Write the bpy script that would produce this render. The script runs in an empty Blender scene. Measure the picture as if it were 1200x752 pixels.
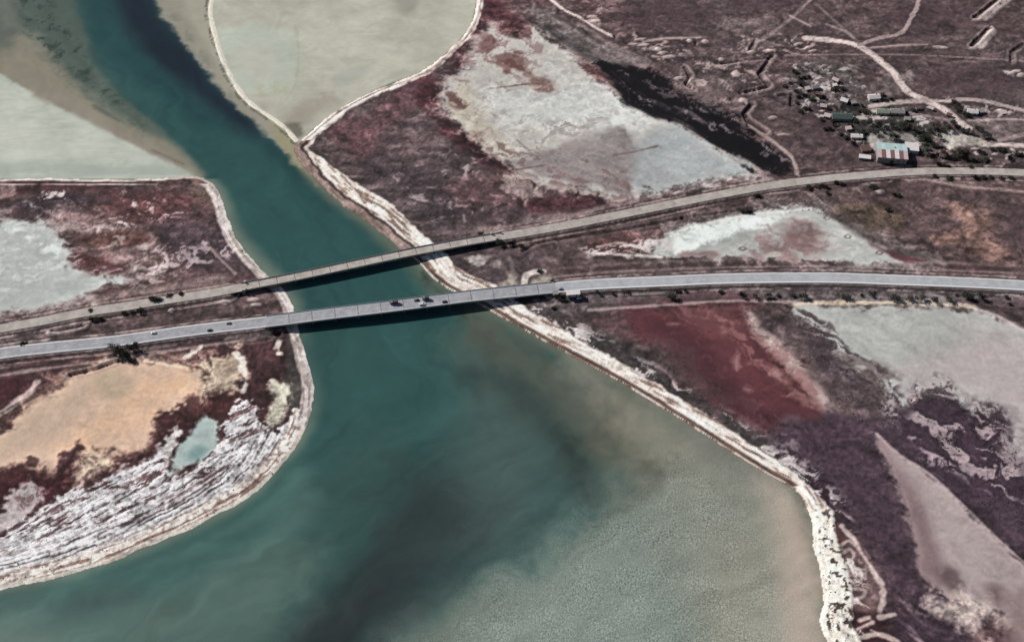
import bpy, bmesh, math, random
import numpy as np
from mathutils import Vector, Matrix

# ------------------------------------------------------------------ camera
PITCH = math.radians(48.0)
DIST = 1086.0
HF = math.radians(45.0)
FPX = 600.0 / math.tan(HF / 2)            # focal length in photo pixels (1200 wide)
CAM = np.array([0.0, -DIST * math.cos(PITCH), DIST * math.sin(PITCH)])
S = bpy.context.scene
COL = S.collection
cam = bpy.data.cameras.new('camera'); cam_o = bpy.data.objects.new('camera', cam); COL.objects.link(cam_o)
cam.sensor_width = 36.0; cam.lens = 18.0 / math.tan(HF / 2)
cam.clip_start = 1.0; cam.clip_end = 60000.0
cam_o.location = CAM; cam_o.rotation_euler = (math.pi / 2 - PITCH, 0, 0)
S.camera = cam_o
# ------------------------------------------------------------------ light
SUN_EL = math.radians(35.0)
SUN_DIR = Vector((-0.86, 0.51, 0)).normalized()          # horizontal direction towards the sun
world = bpy.data.worlds.new('World'); S.world = world; world.use_nodes = True
wn = world.node_tree; wn.nodes.clear()
sky = wn.nodes.new('ShaderNodeTexSky'); sky.sky_type = 'NISHITA'; sky.sun_disc = False
sky.sun_elevation = SUN_EL; sky.sun_rotation = math.atan2(SUN_DIR.x, SUN_DIR.y)
bgn = wn.nodes.new('ShaderNodeBackground'); bgn.inputs['Strength'].default_value = 0.05
won = wn.nodes.new('ShaderNodeOutputWorld')
wn.links.new(sky.outputs[0], bgn.inputs[0]); wn.links.new(bgn.outputs[0], won.inputs[0])
sl = bpy.data.lights.new('sun', 'SUN'); sl.energy = 5.0; sl.angle = math.radians(0.5); sl.color = (1.0, 0.965, 0.92)
so = bpy.data.objects.new('sun', sl); COL.objects.link(so)
sd3 = Vector((SUN_DIR.x * math.cos(SUN_EL), SUN_DIR.y * math.cos(SUN_EL), math.sin(SUN_EL)))
so.rotation_euler = sd3.to_track_quat('Z', 'Y').to_euler(); so.location = (0, 0, 400)
S.view_settings.view_transform = 'Standard'; S.view_settings.look = 'None'
S.view_settings.exposure = 0.0; S.view_settings.gamma = 1.0
S.view_settings.use_curve_mapping = False
S.cycles.max_bounces = 6

rng = np.random.default_rng(7); random.seed(7)

def W(px, py, z=0.0):
    """ground point (height z) that the photo shows at pixel px,py"""
    cx = (np.asarray(px, float) - 600) / FPX; cy = -(np.asarray(py, float) - 376) / FPX
    dy = math.cos(PITCH) + cy * math.sin(PITCH); dz = -math.sin(PITCH) + cy * math.cos(PITCH)
    t = (z - CAM[2]) / dz
    return CAM[0] + cx * t, CAM[1] + dy * t

def WP(pts, z=0.0):
    a = np.array(pts, float); x, y = W(a[:, 0], a[:, 1], z); return np.stack([x, y], 1)

def smooth(e0, e1, x):
    t = np.clip((x - e0) / (e1 - e0 + 1e-9), 0, 1); return t * t * (3 - 2 * t)

# ------------------------------------------------------------------ noise
TAB = rng.random((256, 256)).astype(np.float32)
def vnoise(u, v, seed=0):
    u = u + seed * 37.13; v = v + seed * 91.7
    iu = np.floor(u); iv = np.floor(v); fu = (u - iu).astype(np.float32); fv = (v - iv).astype(np.float32)
    iu = iu.astype(np.int64); iv = iv.astype(np.int64)
    fu = fu * fu * (3 - 2 * fu); fv = fv * fv * (3 - 2 * fv)
    a = TAB[iu & 255, iv & 255]; b = TAB[(iu + 1) & 255, iv & 255]; c = TAB[iu & 255, (iv + 1) & 255]; d = TAB[(iu + 1) & 255, (iv + 1) & 255]
    return (a + (b - a) * fu) * (1 - fv) + (c + (d - c) * fu) * fv
def fbm(x, y, scale, octs=4, seed=0, stretch=1.0, ang=0.0, gain=0.5):
    c, s = math.cos(ang), math.sin(ang)
    u = (c * x + s * y) / (scale * stretch); v = (-s * x + c * y) / scale
    r = 0; amp = 1.0; tot = 0
    for o in range(octs):
        r = r + amp * vnoise(u * 2 ** o, v * 2 ** o, seed + o); tot += amp; amp *= gain
    return r / tot                                           # 0..1, mean .5

# ------------------------------------------------------------------ the sampling grid of the ground
STEP = 1.34
pys = np.arange(752 + 96, -112, -STEP); pxs = np.arange(-150, 1351, STEP)
cyr = -(pys - 376) / FPX
trow = (0 - CAM[2]) / (-math.sin(PITCH) + cyr * math.cos(PITCH))
yrow = CAM[1] + (math.cos(PITCH) + cyr * math.sin(PITCH)) * trow
ext = 60.0 * 1.75 ** np.arange(11)
far_t = trow[-1] * (1 + np.cumsum(ext) / (yrow[-1] - CAM[1])); near_y = yrow[0] - np.cumsum(ext * .9)
YR = np.concatenate([near_y[::-1], yrow, yrow[-1] + np.cumsum(ext)])
TR = np.concatenate([np.full(11, trow[0]), trow, far_t])
ux = (pxs - 600) / FPX
ue = np.cumsum(0.03 * 1.8 ** np.arange(11))
UX = np.concatenate([(ux[0] - ue)[::-1], ux, ux[-1] + ue])
NR, NC = len(YR), len(UX)
X = (UX[None, :] * TR[:, None]).ravel(); Y = np.repeat(YR, NC)
N = len(X)
XY = np.stack([X, Y], 1)

nA = fbm(X, Y, 110, 4, 1); nB = fbm(X, Y, 38, 4, 11); nC = fbm(X, Y, 13, 3, 21); nD = fbm(X, Y, 5.0, 2, 31); nE = fbm(X, Y, 2.2, 1, 41)
nC2 = fbm(X, Y, 15, 3, 27); nB2 = fbm(X, Y, 42, 4, 17)
nSH = fbm(X, Y, 7, 4, 51, stretch=7.0, ang=math.radians(3))            # streaks along the roads
nSD = fbm(X, Y, 8, 4, 61, stretch=6.0, ang=math.radians(-48))          # streaks along the strait
wx_ = (fbm(X, Y, 16, 3, 71) - .5) * 22; wy_ = (fbm(X, Y, 16, 3, 75) - .5) * 22
nK = fbm(X + wx_, Y + wy_, 8.5, 5, 81, gain=.66); nK2 = fbm(X + wy_ * 1.5, Y - wx_, 6.0, 4, 85, stretch=3.5, ang=math.radians(12), gain=.62)
nK3 = fbm(X - wy_ * 1.2, Y + wx_ * 1.2, 9.0, 5, 89, stretch=2.6, ang=math.radians(-35), gain=.64)
F = dict(K=nK, K2=nK2, K3=nK3, A=nA, B=nB, C=nC, D=nD, E=nE, H=nSH, S=nSD, C2=nC2, B2=nB2)

def sel(poly, m):
    lo = poly.min(0) - m; hi = poly.max(0) + m
    return np.nonzero((X >= lo[0]) & (X <= hi[0]) & (Y >= lo[1]) & (Y <= hi[1]))[0]

def sdf(poly, x, y):
    d2 = np.full(len(x), 1e18); ins = np.zeros(len(x), bool); n = len(poly)
    for i in range(n):
        ax, ay = poly[i]; bx, by = poly[(i + 1) % n]
        ex, ey = bx - ax, by - ay; L = ex * ex + ey * ey + 1e-12
        t = np.clip(((x - ax) * ex + (y - ay) * ey) / L, 0, 1)
        d2 = np.minimum(d2, (x - ax - t * ex) ** 2 + (y - ay - t * ey) ** 2)
        if by != ay:
            c = ((ay > y) != (by > y)) & (x < ex * (y - ay) / (by - ay) + ax); ins ^= c
    d = np.sqrt(d2); return np.where(ins, d, -d)

def pdist(line, x, y):
    """distance to a polyline, arc length, signed side"""
    d2 = np.full(len(x), 1e18); s = np.zeros(len(x)); sg = np.zeros(len(x)); acc = 0.0
    for i in range(len(line) - 1):
        ax, ay = line[i]; bx, by = line[i + 1]
        ex, ey = bx - ax, by - ay; L = math.hypot(ex, ey) + 1e-9
        t = np.clip(((x - ax) * ex + (y - ay) * ey) / (L * L), 0, 1)
        q = (x - ax - t * ex) ** 2 + (y - ay - t * ey) ** 2
        b = q < d2; d2 = np.where(b, q, d2); s = np.where(b, acc + t * L, s)
        sg = np.where(b, np.sign((x - ax) * -ey + (y - ay) * ex), sg); acc += L
    return np.sqrt(d2), s, sg

def catmull(pts, n=8):
    p = np.array(pts, float); p = np.vstack([2 * p[0] - p[1], p, 2 * p[-1] - p[-2]]); out = []
    for i in range(1, len(p) - 2):
        for t in np.arange(n) / n:
            a, b, c, d = p[i - 1], p[i], p[i + 1], p[i + 2]
            out.append(.5 * ((2 * b) + (c - a) * t + (2 * a - 5 * b + 4 * c - d) * t * t + (3 * b - a - 3 * c + d) * t ** 3))
    out.append(p[-2]); return np.array(out)

def catclosed(pts, n=4):
    p = np.array(pts, float); m = len(p); out = []
    for i in range(m):
        a, b, c, d = p[i - 1], p[i], p[(i + 1) % m], p[(i + 2) % m]
        for t in np.arange(n) / n:
            out.append(.5 * ((2 * b) + (c - a) * t + (2 * a - 5 * b + 4 * c - d) * t * t + (3 * b - a - 3 * c + d) * t ** 3))
    return np.array(out)

# ------------------------------------------------------------------ shorelines and heights
SH_W = catmull([(-700, 214), (-300, 211), (0, 210), (60, 209.5), (120, 210.5), (180, 209.5), (226, 207), (243, 211), (254, 221), (262, 240), (267, 258), (277, 280), (292, 300), (312, 320), (331, 339), (343, 358), (348, 385), (354, 402), (361, 430), (366, 450), (366, 473), (357, 505), (336, 537), (300, 575), (256, 602), (203, 628), (166, 643), (100, 667), (33, 684), (0, 690.5), (-300, 760), (-700, 870)], 4)
SH_E = catmull([(985, 1000), (978, 800), (970, 752), (961, 728), (965, 701), (963, 668), (953, 642), (953, 618), (946, 592), (927, 570), (900, 555), (850, 524), (800, 492), (750, 461), (700, 432), (643, 402), (600, 378), (563, 357), (516, 332), (490, 306), (466, 288), (436, 263), (413, 247), (386, 226), (366, 207), (352, 188), (345, 175), (352, 166), (375, 146), (400, 127), (440, 106), (475, 93), (500, 81), (525, 61), (545, 41), (556, 20), (560, 0), (565, -40), (600, -300)], 4)
WW = WP(SH_W); WE = WP(SH_E)
LW = np.vstack([WW, WP([(-2500, 1400), (-2500, 214)])]); LE = np.vstack([WE, WP([(700, -900), (4000, -900), (4000, 1500), (985, 1500)])])
s_land = np.maximum(sdf(LW, X, Y), sdf(LE, X, Y))
SPIT = WP(catmull([(262, -120), (252, -30), (248, 0), (246.5, 18), (253, 45), (262, 72), (275, 98), (290, 118), (308, 131.5), (322, 141), (336, 152), (347, 165)], 4))
dsp, ssp, gsp = pdist(SPIT, X, Y)
s_land = s_land + (nC - .5) * 3.2 + (nD - .5) * 1.6
s_all = np.maximum(s_land, 2.0 + (nC - .5) * 3.0 - dsp)
Z = np.where(s_all > 0, 0.10 + 1.15 * (1 - np.exp(-np.maximum(s_all, 0) / 7.0)), np.maximum(s_all * 0.10, -5.0))
Z += np.where(s_all > 1, (nB - .5) * 0.7 + (nC - .5) * .35, 0)
Z = np.where(dsp < 6, np.minimum(Z, np.maximum(0.45 * smooth(3.4, .4, dsp) * smooth(.32, .5, nC) + 0.03, np.minimum(s_land * .1, 1.2))), Z)

# ------------------------------------------------------------------ painting helpers (display colours of the bare soils, salts and waters, plus painted sun glitter)
C = np.zeros((N, 3)); C[:] = (107, 88, 88)
CW = np.zeros((N, 3)); CW[:] = (49, 83, 80)
REG = np.zeros(N, np.int32); REGN = {0: ('ground', 'dark mauve steppe soil around the salt flats and village', 'soil')}
RIP_GLINT = np.zeros(N)
WET = np.zeros(N)

def blend(T, idx, m, col):
    T[idx] = T[idx] * (1 - m[:, None]) + np.array(col, float) * m[:, None]

def P(px, col, f=3.0, wa=0.0, wf='C', op=1.0, tex=None, reg=None, T=None, dz=None, flat=None, curve=True, wet=None, var=0.0):
    T = C if T is None else T
    pts = catclosed(px) if curve else np.array(px, float)
    poly = WP(pts); idx = sel(poly, f + wa + 4 + (26 if flat is not None and f > 2.55 else 0))
    if len(idx) == 0: return
    sd = sdf(poly, X[idx], Y[idx])
    if wa: sd = sd + (F[wf][idx] - .5) * 2.2 * wa + (F['K3'][idx] - .5) * wa * 1.6 + (F['K'][idx] - .5) * wa * 1.2 + (F['E'][idx] - .5) * wa * .25
    if flat is not None and f > 2.55:
        nz = (F['K3'][idx] - .5) * 34 + (F['B'][idx] - .5) * 22 + (F['K'][idx] - .5) * 10
        blend(T, idx, smooth(-20, 8, sd + nz) * .5, np.array(col) * .97)
    fv_ = f * (.35 + 1.5 * F['B2'][idx])
    m = smooth(-fv_, fv_, sd)
    if reg is not None:
        k = len(REGN); REGN[k] = reg; REG[idx[m > .5]] = k
    if flat is not None: Z[idx] = Z[idx] * (1 - m) + flat * m
    if dz is not None: Z[idx] += m * dz
    if wet is not None: WET[idx] = np.maximum(WET[idx], m * wet)
    m = m * op
    if tex:
        fld, lo, hi = tex; m = m * smooth(lo, hi, F[fld][idx])
    if var:
        c = np.array(col)[None, :] * (1 + var * 1.6 * (F['B2'][idx] - .5) + var * 1.2 * (F['K'][idx] - .5) + var * 1.2 * (F['K2'][idx] - .5) + var * 1.4 * (F['K3'][idx] - .5))[:, None]
        T[idx] = T[idx] * (1 - m[:, None]) + c * m[:, None]
    else:
        blend(T, idx, m, col)

def ST(px, w, col, f=1.2, wa=0.0, wf='C', op=1.0, tex=None, reg=None, T=None, dz=0.0, cat=True):
    T = C if T is None else T
    line = WP(catmull(px, 5) if cat and len(px) > 2 else px); idx = sel(line, w + f + wa + 3)
    if len(idx) == 0: return
    d, s, g = pdist(line, X[idx], Y[idx])
    if wa: d = d + (F[wf][idx] - .5) * 2 * wa
    d = d + (F['K'][idx] - .5) * min(w, 5) * 1.1
    m = smooth(w / 2 + f, w / 2 - f, d)
    if reg is not None:
        if isinstance(reg, int): k = reg
        else: k = len(REGN); REGN[k] = reg
        REG[idx[(m > .5)]] = k
    if dz: Z[idx] += m * dz
    m = m * op * np.clip(.68 + .6 * F['K2'][idx], 0, 1)
    if tex: m = m * smooth(tex[1], tex[2], F[tex[0]][idx])
    blend(T, idx, m, col)

def trench(px, w=4.0, depth=2.2, berm=1.1, side=1, pale=(150, 132, 127)):
    line = WP(px); idx = sel(line, w * 3 + 4)
    d, s, g = pdist(line, X[idx], Y[idx])
    d = d + (nK[idx] - .5) * w * .7
    Z[idx] -= .7 * depth * smooth(w * .6, w * .15, d)
    sd = d * g * side
    bm_ = smooth(w * .5, w * .9, sd) * smooth(w * 2.0, w * 1.1, sd)
    Z[idx] += berm * bm_ * (.6 + .8 * nC[idx]); blend(C, idx, bm_ * .75, pale)
    b2 = smooth(w * .5, w * .8, -sd) * smooth(w * 1.4, w * .9, -sd); blend(C, idx, b2 * .35, pale); Z[idx] += .4 * b2

def mound(px, py, rx, ry, h, ang=0, pale=None, op=.85):
    cx, cy = W(px, py, 1.2); idx = sel(np.array([[cx, cy]]), max(rx, ry) * 2.2)
    a = math.radians(ang); dx = X[idx] - cx; dy = Y[idx] - cy
    u = (math.cos(a) * dx + math.sin(a) * dy) / rx; v = (-math.sin(a) * dx + math.cos(a) * dy) / ry
    r = np.sqrt(u * u + v * v) + (nC[idx] - .5) * .5
    Z[idx] += h * np.exp(-np.clip(r, 0, 9) ** 2 * 1.6)
    if pale: blend(C, idx, smooth(1.15, .6, r) * op, pale)

# ---- general land mottling
C[:] = (104, 85, 84)
Lm = (1 + .42 * (nB - .5) + .34 * (nK - .5) + .62 * (nK2 - .5) + .35 * (nSH - .5))[:, None]
C *= Lm
C += ((nA - .5) * 26)[:, None] * np.array([1.0, .2, .2])
pale_t = smooth(.55, .74, nK2 * .6 + nB * .4) * .6
C = C * (1 - pale_t[:, None]) + np.array([142, 122, 119]) * pale_t[:, None]
dark_t = smooth(.42, .28, nK3 * .5 + nB2 * .5) * .5
C = C * (1 - dark_t[:, None]) + np.array([70, 55, 58]) * dark_t[:, None]

# ======================= north-west block
P([(-300, 212), (0, 212), (225, 210), (250, 225), (262, 262), (290, 305), (320, 330), (270, 338), (100, 362), (0, 380), (-300, 430)], (112, 84, 84), f=3, op=.75, var=.25)
P([(-20, 214), (120, 213), (130, 222), (60, 226), (-20, 232)], (104, 66, 68), f=5, wa=5, op=.7, var=.3)
P([(120, 230), (200, 225), (235, 240), (180, 262), (120, 262), (80, 250)], (116, 74, 74), f=8, wa=9, op=.75, var=.3)
P([(30, 232), (105, 230), (125, 242), (70, 252), (25, 250)], (84, 70, 76), f=6, wa=8, op=.9, var=.3)
P([(185, 262), (260, 262), (290, 310), (240, 322), (190, 300)], (92, 76, 82), f=9, wa=9, op=.75, var=.3)
P([(222, 214), (246, 216), (252, 238), (230, 238)], (124, 101, 92), f=5, wa=4, op=.9)
P([(55, 250), (115, 247), (165, 270), (190, 290), (205, 320), (150, 345), (100, 340), (90, 300)], (148, 122, 118), f=10, wa=10, wf='B', op=.75, var=.25)
P([(-300, 268), (0, 258), (34, 257), (56, 268), (80, 288), (84, 308), (112, 322), (145, 326), (122, 338), (92, 350), (50, 359), (0, 369), (-300, 420)], (180, 183, 177), f=6, wa=9, wf='C2', flat=.75, wet=.5, var=.04,
  reg=('salt_flat', 'pale grey salt flat in the bank above the two roads, left of the strait', 'salt'))
P([(-60, 330), (60, 322), (100, 340), (40, 358), (-60, 372)], (166, 169, 163), f=8, wa=8, op=.55)
for q in [(20, 270, 9, 3), (36, 279, 9, 4), (62, 292, 11, 5), (48, 286, 6, 3)]:
    P([(q[0] - q[2], q[1]), (q[0], q[1] - q[3]), (q[0] + q[2], q[1]), (q[0], q[1] + q[3])], (205, 209, 201), f=3, wa=4, op=.85)
P([(82, 302), (110, 302), (150, 314), (140, 321), (100, 318)], (114, 70, 70), f=3, wa=5, op=.9, var=.25)
P([(100, 343), (150, 337), (165, 340), (120, 348)], (118, 82, 80), f=3, wa=4, op=.8)
P([(90, 280), (150, 272), (175, 282), (130, 292), (95, 290)], (122, 84, 76), f=4, wa=7, op=.8, var=.3)
for pl, o in [([(40, 228), (72, 226), (70, 234), (45, 236)], .9), ([(145, 225), (165, 228), (215, 248), (200, 254), (160, 242)], .9), ([(112, 262), (170, 252), (175, 262), (120, 274)], .8), ([(165, 292), (260, 285), (262, 300), (180, 330)], .55), ([(175, 310), (200, 308), (200, 322), (178, 322)], .8)]:
    P(pl, (192, 180, 176), f=4, wa=6, op=o, tex=('K', .52, .66))
ST([(246, 291), (258, 304), (276, 322)], 2.6, (158, 138, 132), op=.8)
P([(0, 214), (22, 222), (10, 232), (-20, 236)], (165, 140, 136), f=3, wa=3, op=.6)
P([(-60, 300), (40, 290), (80, 305), (60, 330), (-60, 345)], (196, 199, 192), f=8, wa=8, op=.6, tex=('K2', .5, .62))
P([(60, 262), (120, 255), (180, 285), (200, 325), (140, 345), (100, 330), (84, 300)], (172, 158, 152), f=8, wa=8, op=.6, tex=('K2', .52, .64))
# strip just above the old road
ST([(-60, 386), (0, 372), (100, 355), (200, 338), (262, 328)], 10, (150, 130, 124), f=4, wa=3, op=.7)

# ======================= east bank, upper
P([(356, 170), (400, 128), (470, 98), (540, 60), (560, 10), (620, 40), (690, 80), (740, 230), (560, 280), (505, 270), (450, 230), (400, 195)], (106, 89, 90), f=5, op=.6, var=.22)
P([(380, 150), (420, 140), (440, 165), (425, 190), (395, 170)], (112, 76, 78), f=8, wa=9, op=.7, var=.25)
P([(455, 100), (500, 80), (516, 100), (470, 140), (440, 150)], (110, 72, 76), f=9, wa=9, op=.55, var=.25)
P([(420, 190), (500, 200), (540, 230), (520, 268), (470, 235)], (90, 76, 80), f=9, wa=9, op=.6, var=.3)
P([(540, 230), (620, 225), (640, 245), (560, 262)], (98, 78, 82), f=8, wa=8, op=.6, var=.3)
P([(470, 205), (545, 175), (570, 200), (590, 235), (530, 262), (490, 250)], (168, 154, 150), f=6, wa=6, op=.55, tex=('K', .58, .72))
# red rims
P([(484, 96), (500, 88), (518, 98), (522, 128), (542, 150), (584, 182), (622, 206), (640, 222), (600, 210), (560, 194), (523, 158), (493, 122)], (90, 52, 56), f=7, wa=10, wf='C2', op=.9, var=.4)
P([(560, -60), (585, 0), (623, 33), (626, 48), (590, 42), (560, 48), (548, 85), (524, 80), (545, 45), (560, 10)], (92, 54, 60), f=6, wa=9, op=.9, var=.35)
P([(628, 226), (700, 226), (738, 231), (736, 241), (650, 250), (610, 240)], (92, 56, 60), f=6, wa=9, op=.85, var=.35)
P([(520, 215), (580, 205), (625, 222), (600, 240), (540, 240)], (118, 86, 86), f=8, wa=8, op=.6, var=.3)
P([(672, 60), (700, 84), (720, 102), (708, 106), (690, 96), (668, 72)], (138, 88, 86), f=8, wa=6, op=.75)
# big pan north of the old road
P([(576, 34), (600, 40), (623, 34), (645, 50), (668, 64), (698, 92), (724, 110), (732, 124), (760, 137), (790, 144), (824, 167), (864, 187), (890, 201), (836, 213), (783, 223), (735, 231), (703, 229), (672, 222), (636, 215), (597, 196), (567, 173), (541, 147), (521, 127), (520, 104), (545, 82), (557, 50)], (188, 182, 173), f=7, wa=8, wf='C2', flat=.8, wet=.35, var=.05,
  reg=('salt_flat', 'big pale salt pan with a red rim above the old beige road', 'salt'))
P([(640, 110), (690, 100), (724, 116), (760, 138), (740, 165), (680, 150), (600, 150), (570, 110), (610, 105)], (203, 204, 197), f=12, wa=12, op=.85, var=.06)
P([(742, 168), (790, 146), (826, 170), (886, 201), (836, 212), (745, 227), (735, 200)], (166, 169, 166), f=9, wa=7, op=.95, var=.05)
P([(690, 160), (740, 150), (742, 200), (740, 226), (700, 224), (640, 212), (600, 192), (640, 180)], (150, 139, 135), f=10, wa=10, op=.85, var=.12)
P([(540, 100), (556, 108), (560, 130), (585, 155), (600, 185), (560, 165), (528, 130)], (184, 174, 152), f=7, wa=6, op=.7)
P([(524, 108), (540, 112), (546, 128), (530, 124)], (120, 74, 66), f=4, wa=9, op=.75)
P([(582, 70), (604, 64), (620, 76), (618, 86), (594, 84)], (134, 88, 82), f=7, wa=10, op=.9, var=.25)
P([(612, 88), (632, 90), (652, 104), (640, 110), (622, 100)], (146, 106, 98), f=7, wa=9, op=.8, var=.2)
P([(562, 46), (580, 46), (576, 62), (564, 60)], (126, 80, 78), f=5, wa=9, op=.8)
P([(585, 30), (620, 34), (618, 46), (592, 44)], (118, 72, 72), f=4, wa=6, op=.7, var=.3)
ST([(568, 105), (590, 103), (612, 100), (632, 99)], 1.6, (118, 96, 90), wa=1, op=.75)
ST([(606, 165), (616, 174), (632, 188)], 1.6, (140, 122, 112), op=.6)
P([(570, 112), (612, 122), (660, 116), (700, 124), (690, 136), (630, 136), (590, 130)], (224, 224, 219), f=5, wa=7, op=.85, tex=('K3', .5, .62))
P([(600, 140), (680, 140), (735, 165), (700, 190), (630, 180)], (158, 152, 146), f=8, wa=8, op=.6, tex=('K2', .52, .66))
P([(520, 100), (560, 70), (640, 60), (720, 120), (690, 150), (560, 150)], (150, 124, 118), f=8, wa=10, op=.45, tex=('K3', .54, .68))
ST([(548, 205), (600, 200), (640, 194)], 1.8, (120, 88, 84), wa=1.5, op=.55); ST([(720, 182), (742, 179), (770, 172)], 2.4, (130, 100, 98), f=1.4, wa=1, op=.8)
P([(560, 40), (600, 36), (640, 60), (600, 66), (560, 80), (540, 90)], (150, 116, 112), f=8, wa=10, op=.65, tex=('K', .46, .58))
P([(556, 160), (600, 170), (660, 180), (735, 190), (738, 228), (690, 226), (640, 217), (595, 196)], (138, 108, 103), f=8, wa=8, op=.7, tex=('K3', .5, .62))
P([(530, 120), (580, 100), (640, 110), (640, 150), (600, 175), (560, 160)], (196, 190, 178), f=8, wa=8, op=.6, tex=('K', .5, .62))
P([(640, 60), (700, 95), (728, 122), (700, 130), (650, 100)], (196, 196, 188), f=8, wa=8, op=.7, tex=('K3', .46, .6))
P([(590, 208), (625, 212), (640, 232), (612, 236), (594, 224)], (168, 150, 142), f=5, wa=8, op=.7)
# grey strip and dark reed marsh north-east of it
P([(618, 8), (660, 22), (700, 50), (745, 66), (760, 82), (735, 78), (702, 82), (665, 55), (630, 34)], (128, 118, 114), f=6, wa=5, wf='S', op=.75, var=.2)
P([(640, 30), (700, 66), (735, 74), (715, 84), (680, 66), (650, 44)], (92, 84, 84), f=5, wa=5, wf='S', op=.75, var=.3)
for a in [((648, 22), (690, 48), (735, 68)), ((680, 30), (720, 56), (760, 72))]:
    ST(a, 5, (146, 134, 129), f=3, wa=3, wf='S', op=.6)
P([(655, 20), (720, 40), (770, 60), (760, 72), (700, 48), (660, 32)], (88, 76, 76), f=6, wa=6, op=.6, tex=('S', .4, .6))
P([(700, 80), (733, 76), (764, 90), (790, 116), (836, 128), (866, 146), (884, 163), (914, 180), (927, 196), (917, 206), (890, 202), (864, 184), (830, 167), (790, 141), (764, 138), (742, 130), (728, 122), (726, 106), (713, 93)], (24, 18, 25), f=4, wa=8, wf='S', var=.35,
  reg=('reed_marsh', 'near-black wet marsh strip along the edge of the big salt pan', 'marsh'))
P([(735, 78), (800, 104), (866, 134), (924, 182), (912, 202), (850, 166), (780, 126), (735, 96)], (104, 94, 97), f=6, wa=5, op=.7, tex=('S', .54, .66))
P([(730, 84), (800, 112), (866, 140), (920, 182), (912, 202), (850, 172), (780, 134), (735, 112)], (150, 138, 138), f=6, wa=5, op=.6, tex=('K3', .62, .70))
P([(700, 76), (760, 84), (800, 108), (850, 124), (890, 150), (880, 160), (840, 136), (790, 122), (740, 92)], (24, 17, 22), f=3, wa=9, op=.95, tex=('K', .42, .52))
P([(800, 96), (846, 120), (884, 140), (872, 152), (836, 132), (800, 118)], (34, 25, 29), f=3, wa=8, op=.9, tex=('K', .46, .56))
ST([(716, 84), (735, 104), (742, 126), (790, 140), (838, 168), (886, 199)], 2, (150, 140, 140), wa=2, op=.5, tex=('C', .5, .7))

# ======================= between the roads, right
P([(600, 290), (700, 262), (860, 232), (960, 222), (1080, 215), (1300, 215), (1300, 330), (900, 312), (640, 325)], (105, 85, 83), f=5, op=.6, var=.2)
for k, (y0, c_, w_) in enumerate([(313.5, (146, 124, 120), 3.0), (309, (98, 76, 74), 4.5), (304.5, (128, 106, 100), 3.0), (317.5, (120, 102, 100), 4)]):
    ST([(650, y0 + 12), (720, y0 + 6), (830, y0 + 1.5), (960, y0), (1080, y0 + 3.5), (1210, y0 + 9), (1350, y0 + 18)], w_, c_, f=1.6, wa=1.6, wf='H', op=.75)
P([(705, 277), (740, 273), (780, 274), (784, 296), (740, 300), (690, 296)], (126, 88, 86), f=4, wa=6, op=.85, var=.25)
P([(776, 301), (770, 290), (786, 274), (816, 263), (860, 253), (913, 245), (953, 244), (967, 250), (981, 261), (1014, 281), (1056, 297), (1082, 306), (1010, 308), (950, 304), (880, 303)], (176, 176, 169), f=2.6, wa=4, wf='C2', flat=.8, wet=.35, var=.05,
  reg=('salt_flat', 'white and pinkish salt pan in the wedge between the two roads', 'salt'))
P([(784, 286), (820, 266), (870, 254), (915, 248), (900, 262), (870, 270), (840, 282), (800, 298)], (216, 221, 213), f=5, wa=7, op=.9, var=.06)
ST([(780, 275), (820, 265), (870, 254), (950, 245)], 2.6, (214, 206, 198), wa=1.5, op=.7)
P([(690, 290), (740, 282), (785, 276), (786, 300), (740, 302), (690, 300)], (192, 184, 178), f=4, wa=6, op=.85, tex=('K2', .46, .58))
ST([(700, 298), (740, 300), (775, 302)], 2.6, (206, 198, 190), wa=1.6, op=.8); ST([(700, 290), (730, 286), (760, 296)], 2.2, (196, 184, 178), wa=3, op=.7)
P([(872, 301), (900, 284), (925, 268), (955, 274), (968, 290), (946, 302), (905, 303)], (150, 120, 116), f=10, wa=16, wf='K3', op=.85, var=.2)
P([(860, 290), (900, 272), (960, 262), (1010, 285), (960, 300)], (196, 192, 184), f=8, wa=8, op=.6, tex=('K2', .5, .62))
P([(800, 298), (830, 293), (845, 302), (800, 303)], (150, 120, 116), f=4, wa=4, op=.8)
P([(920, 272), (950, 268), (958, 284), (940, 292)], (126, 92, 92), f=10, wa=9, op=.75)
P([(1020, 286), (1050, 296), (1086, 306), (1060, 307), (1036, 298)], (112, 58, 64), f=4, wa=3, op=.85)
P([(978, 255), (1006, 268), (1060, 292), (1120, 304), (1060, 300), (1010, 278)], (84, 74, 72), f=5, wa=4, op=.6)
P([(985, 243), (1040, 240), (1060, 262), (1020, 268), (990, 256)], (100, 84, 68), f=7, wa=7, op=.7, var=.3)
P([(1108, 246), (1140, 244), (1170, 258), (1160, 275), (1180, 300), (1150, 306), (1122, 290), (1100, 280), (1130, 268)], (142, 110, 98), f=8, wa=8, op=.75, var=.2)
P([(1168, 250), (1230, 245), (1230, 300), (1180, 282)], (90, 72, 76), f=8, wa=7, op=.6)
for q in [(969, 256), (993, 278), (1030, 297), (870, 292)]:
    ST([(q[0] - 4, q[1]), (q[0], q[1] - 2), (q[0] + 4, q[1]), (q[0], q[1] + 2), (q[0] - 4, q[1])], 1.4, (120, 104, 100), f=.8, op=.8)
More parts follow.
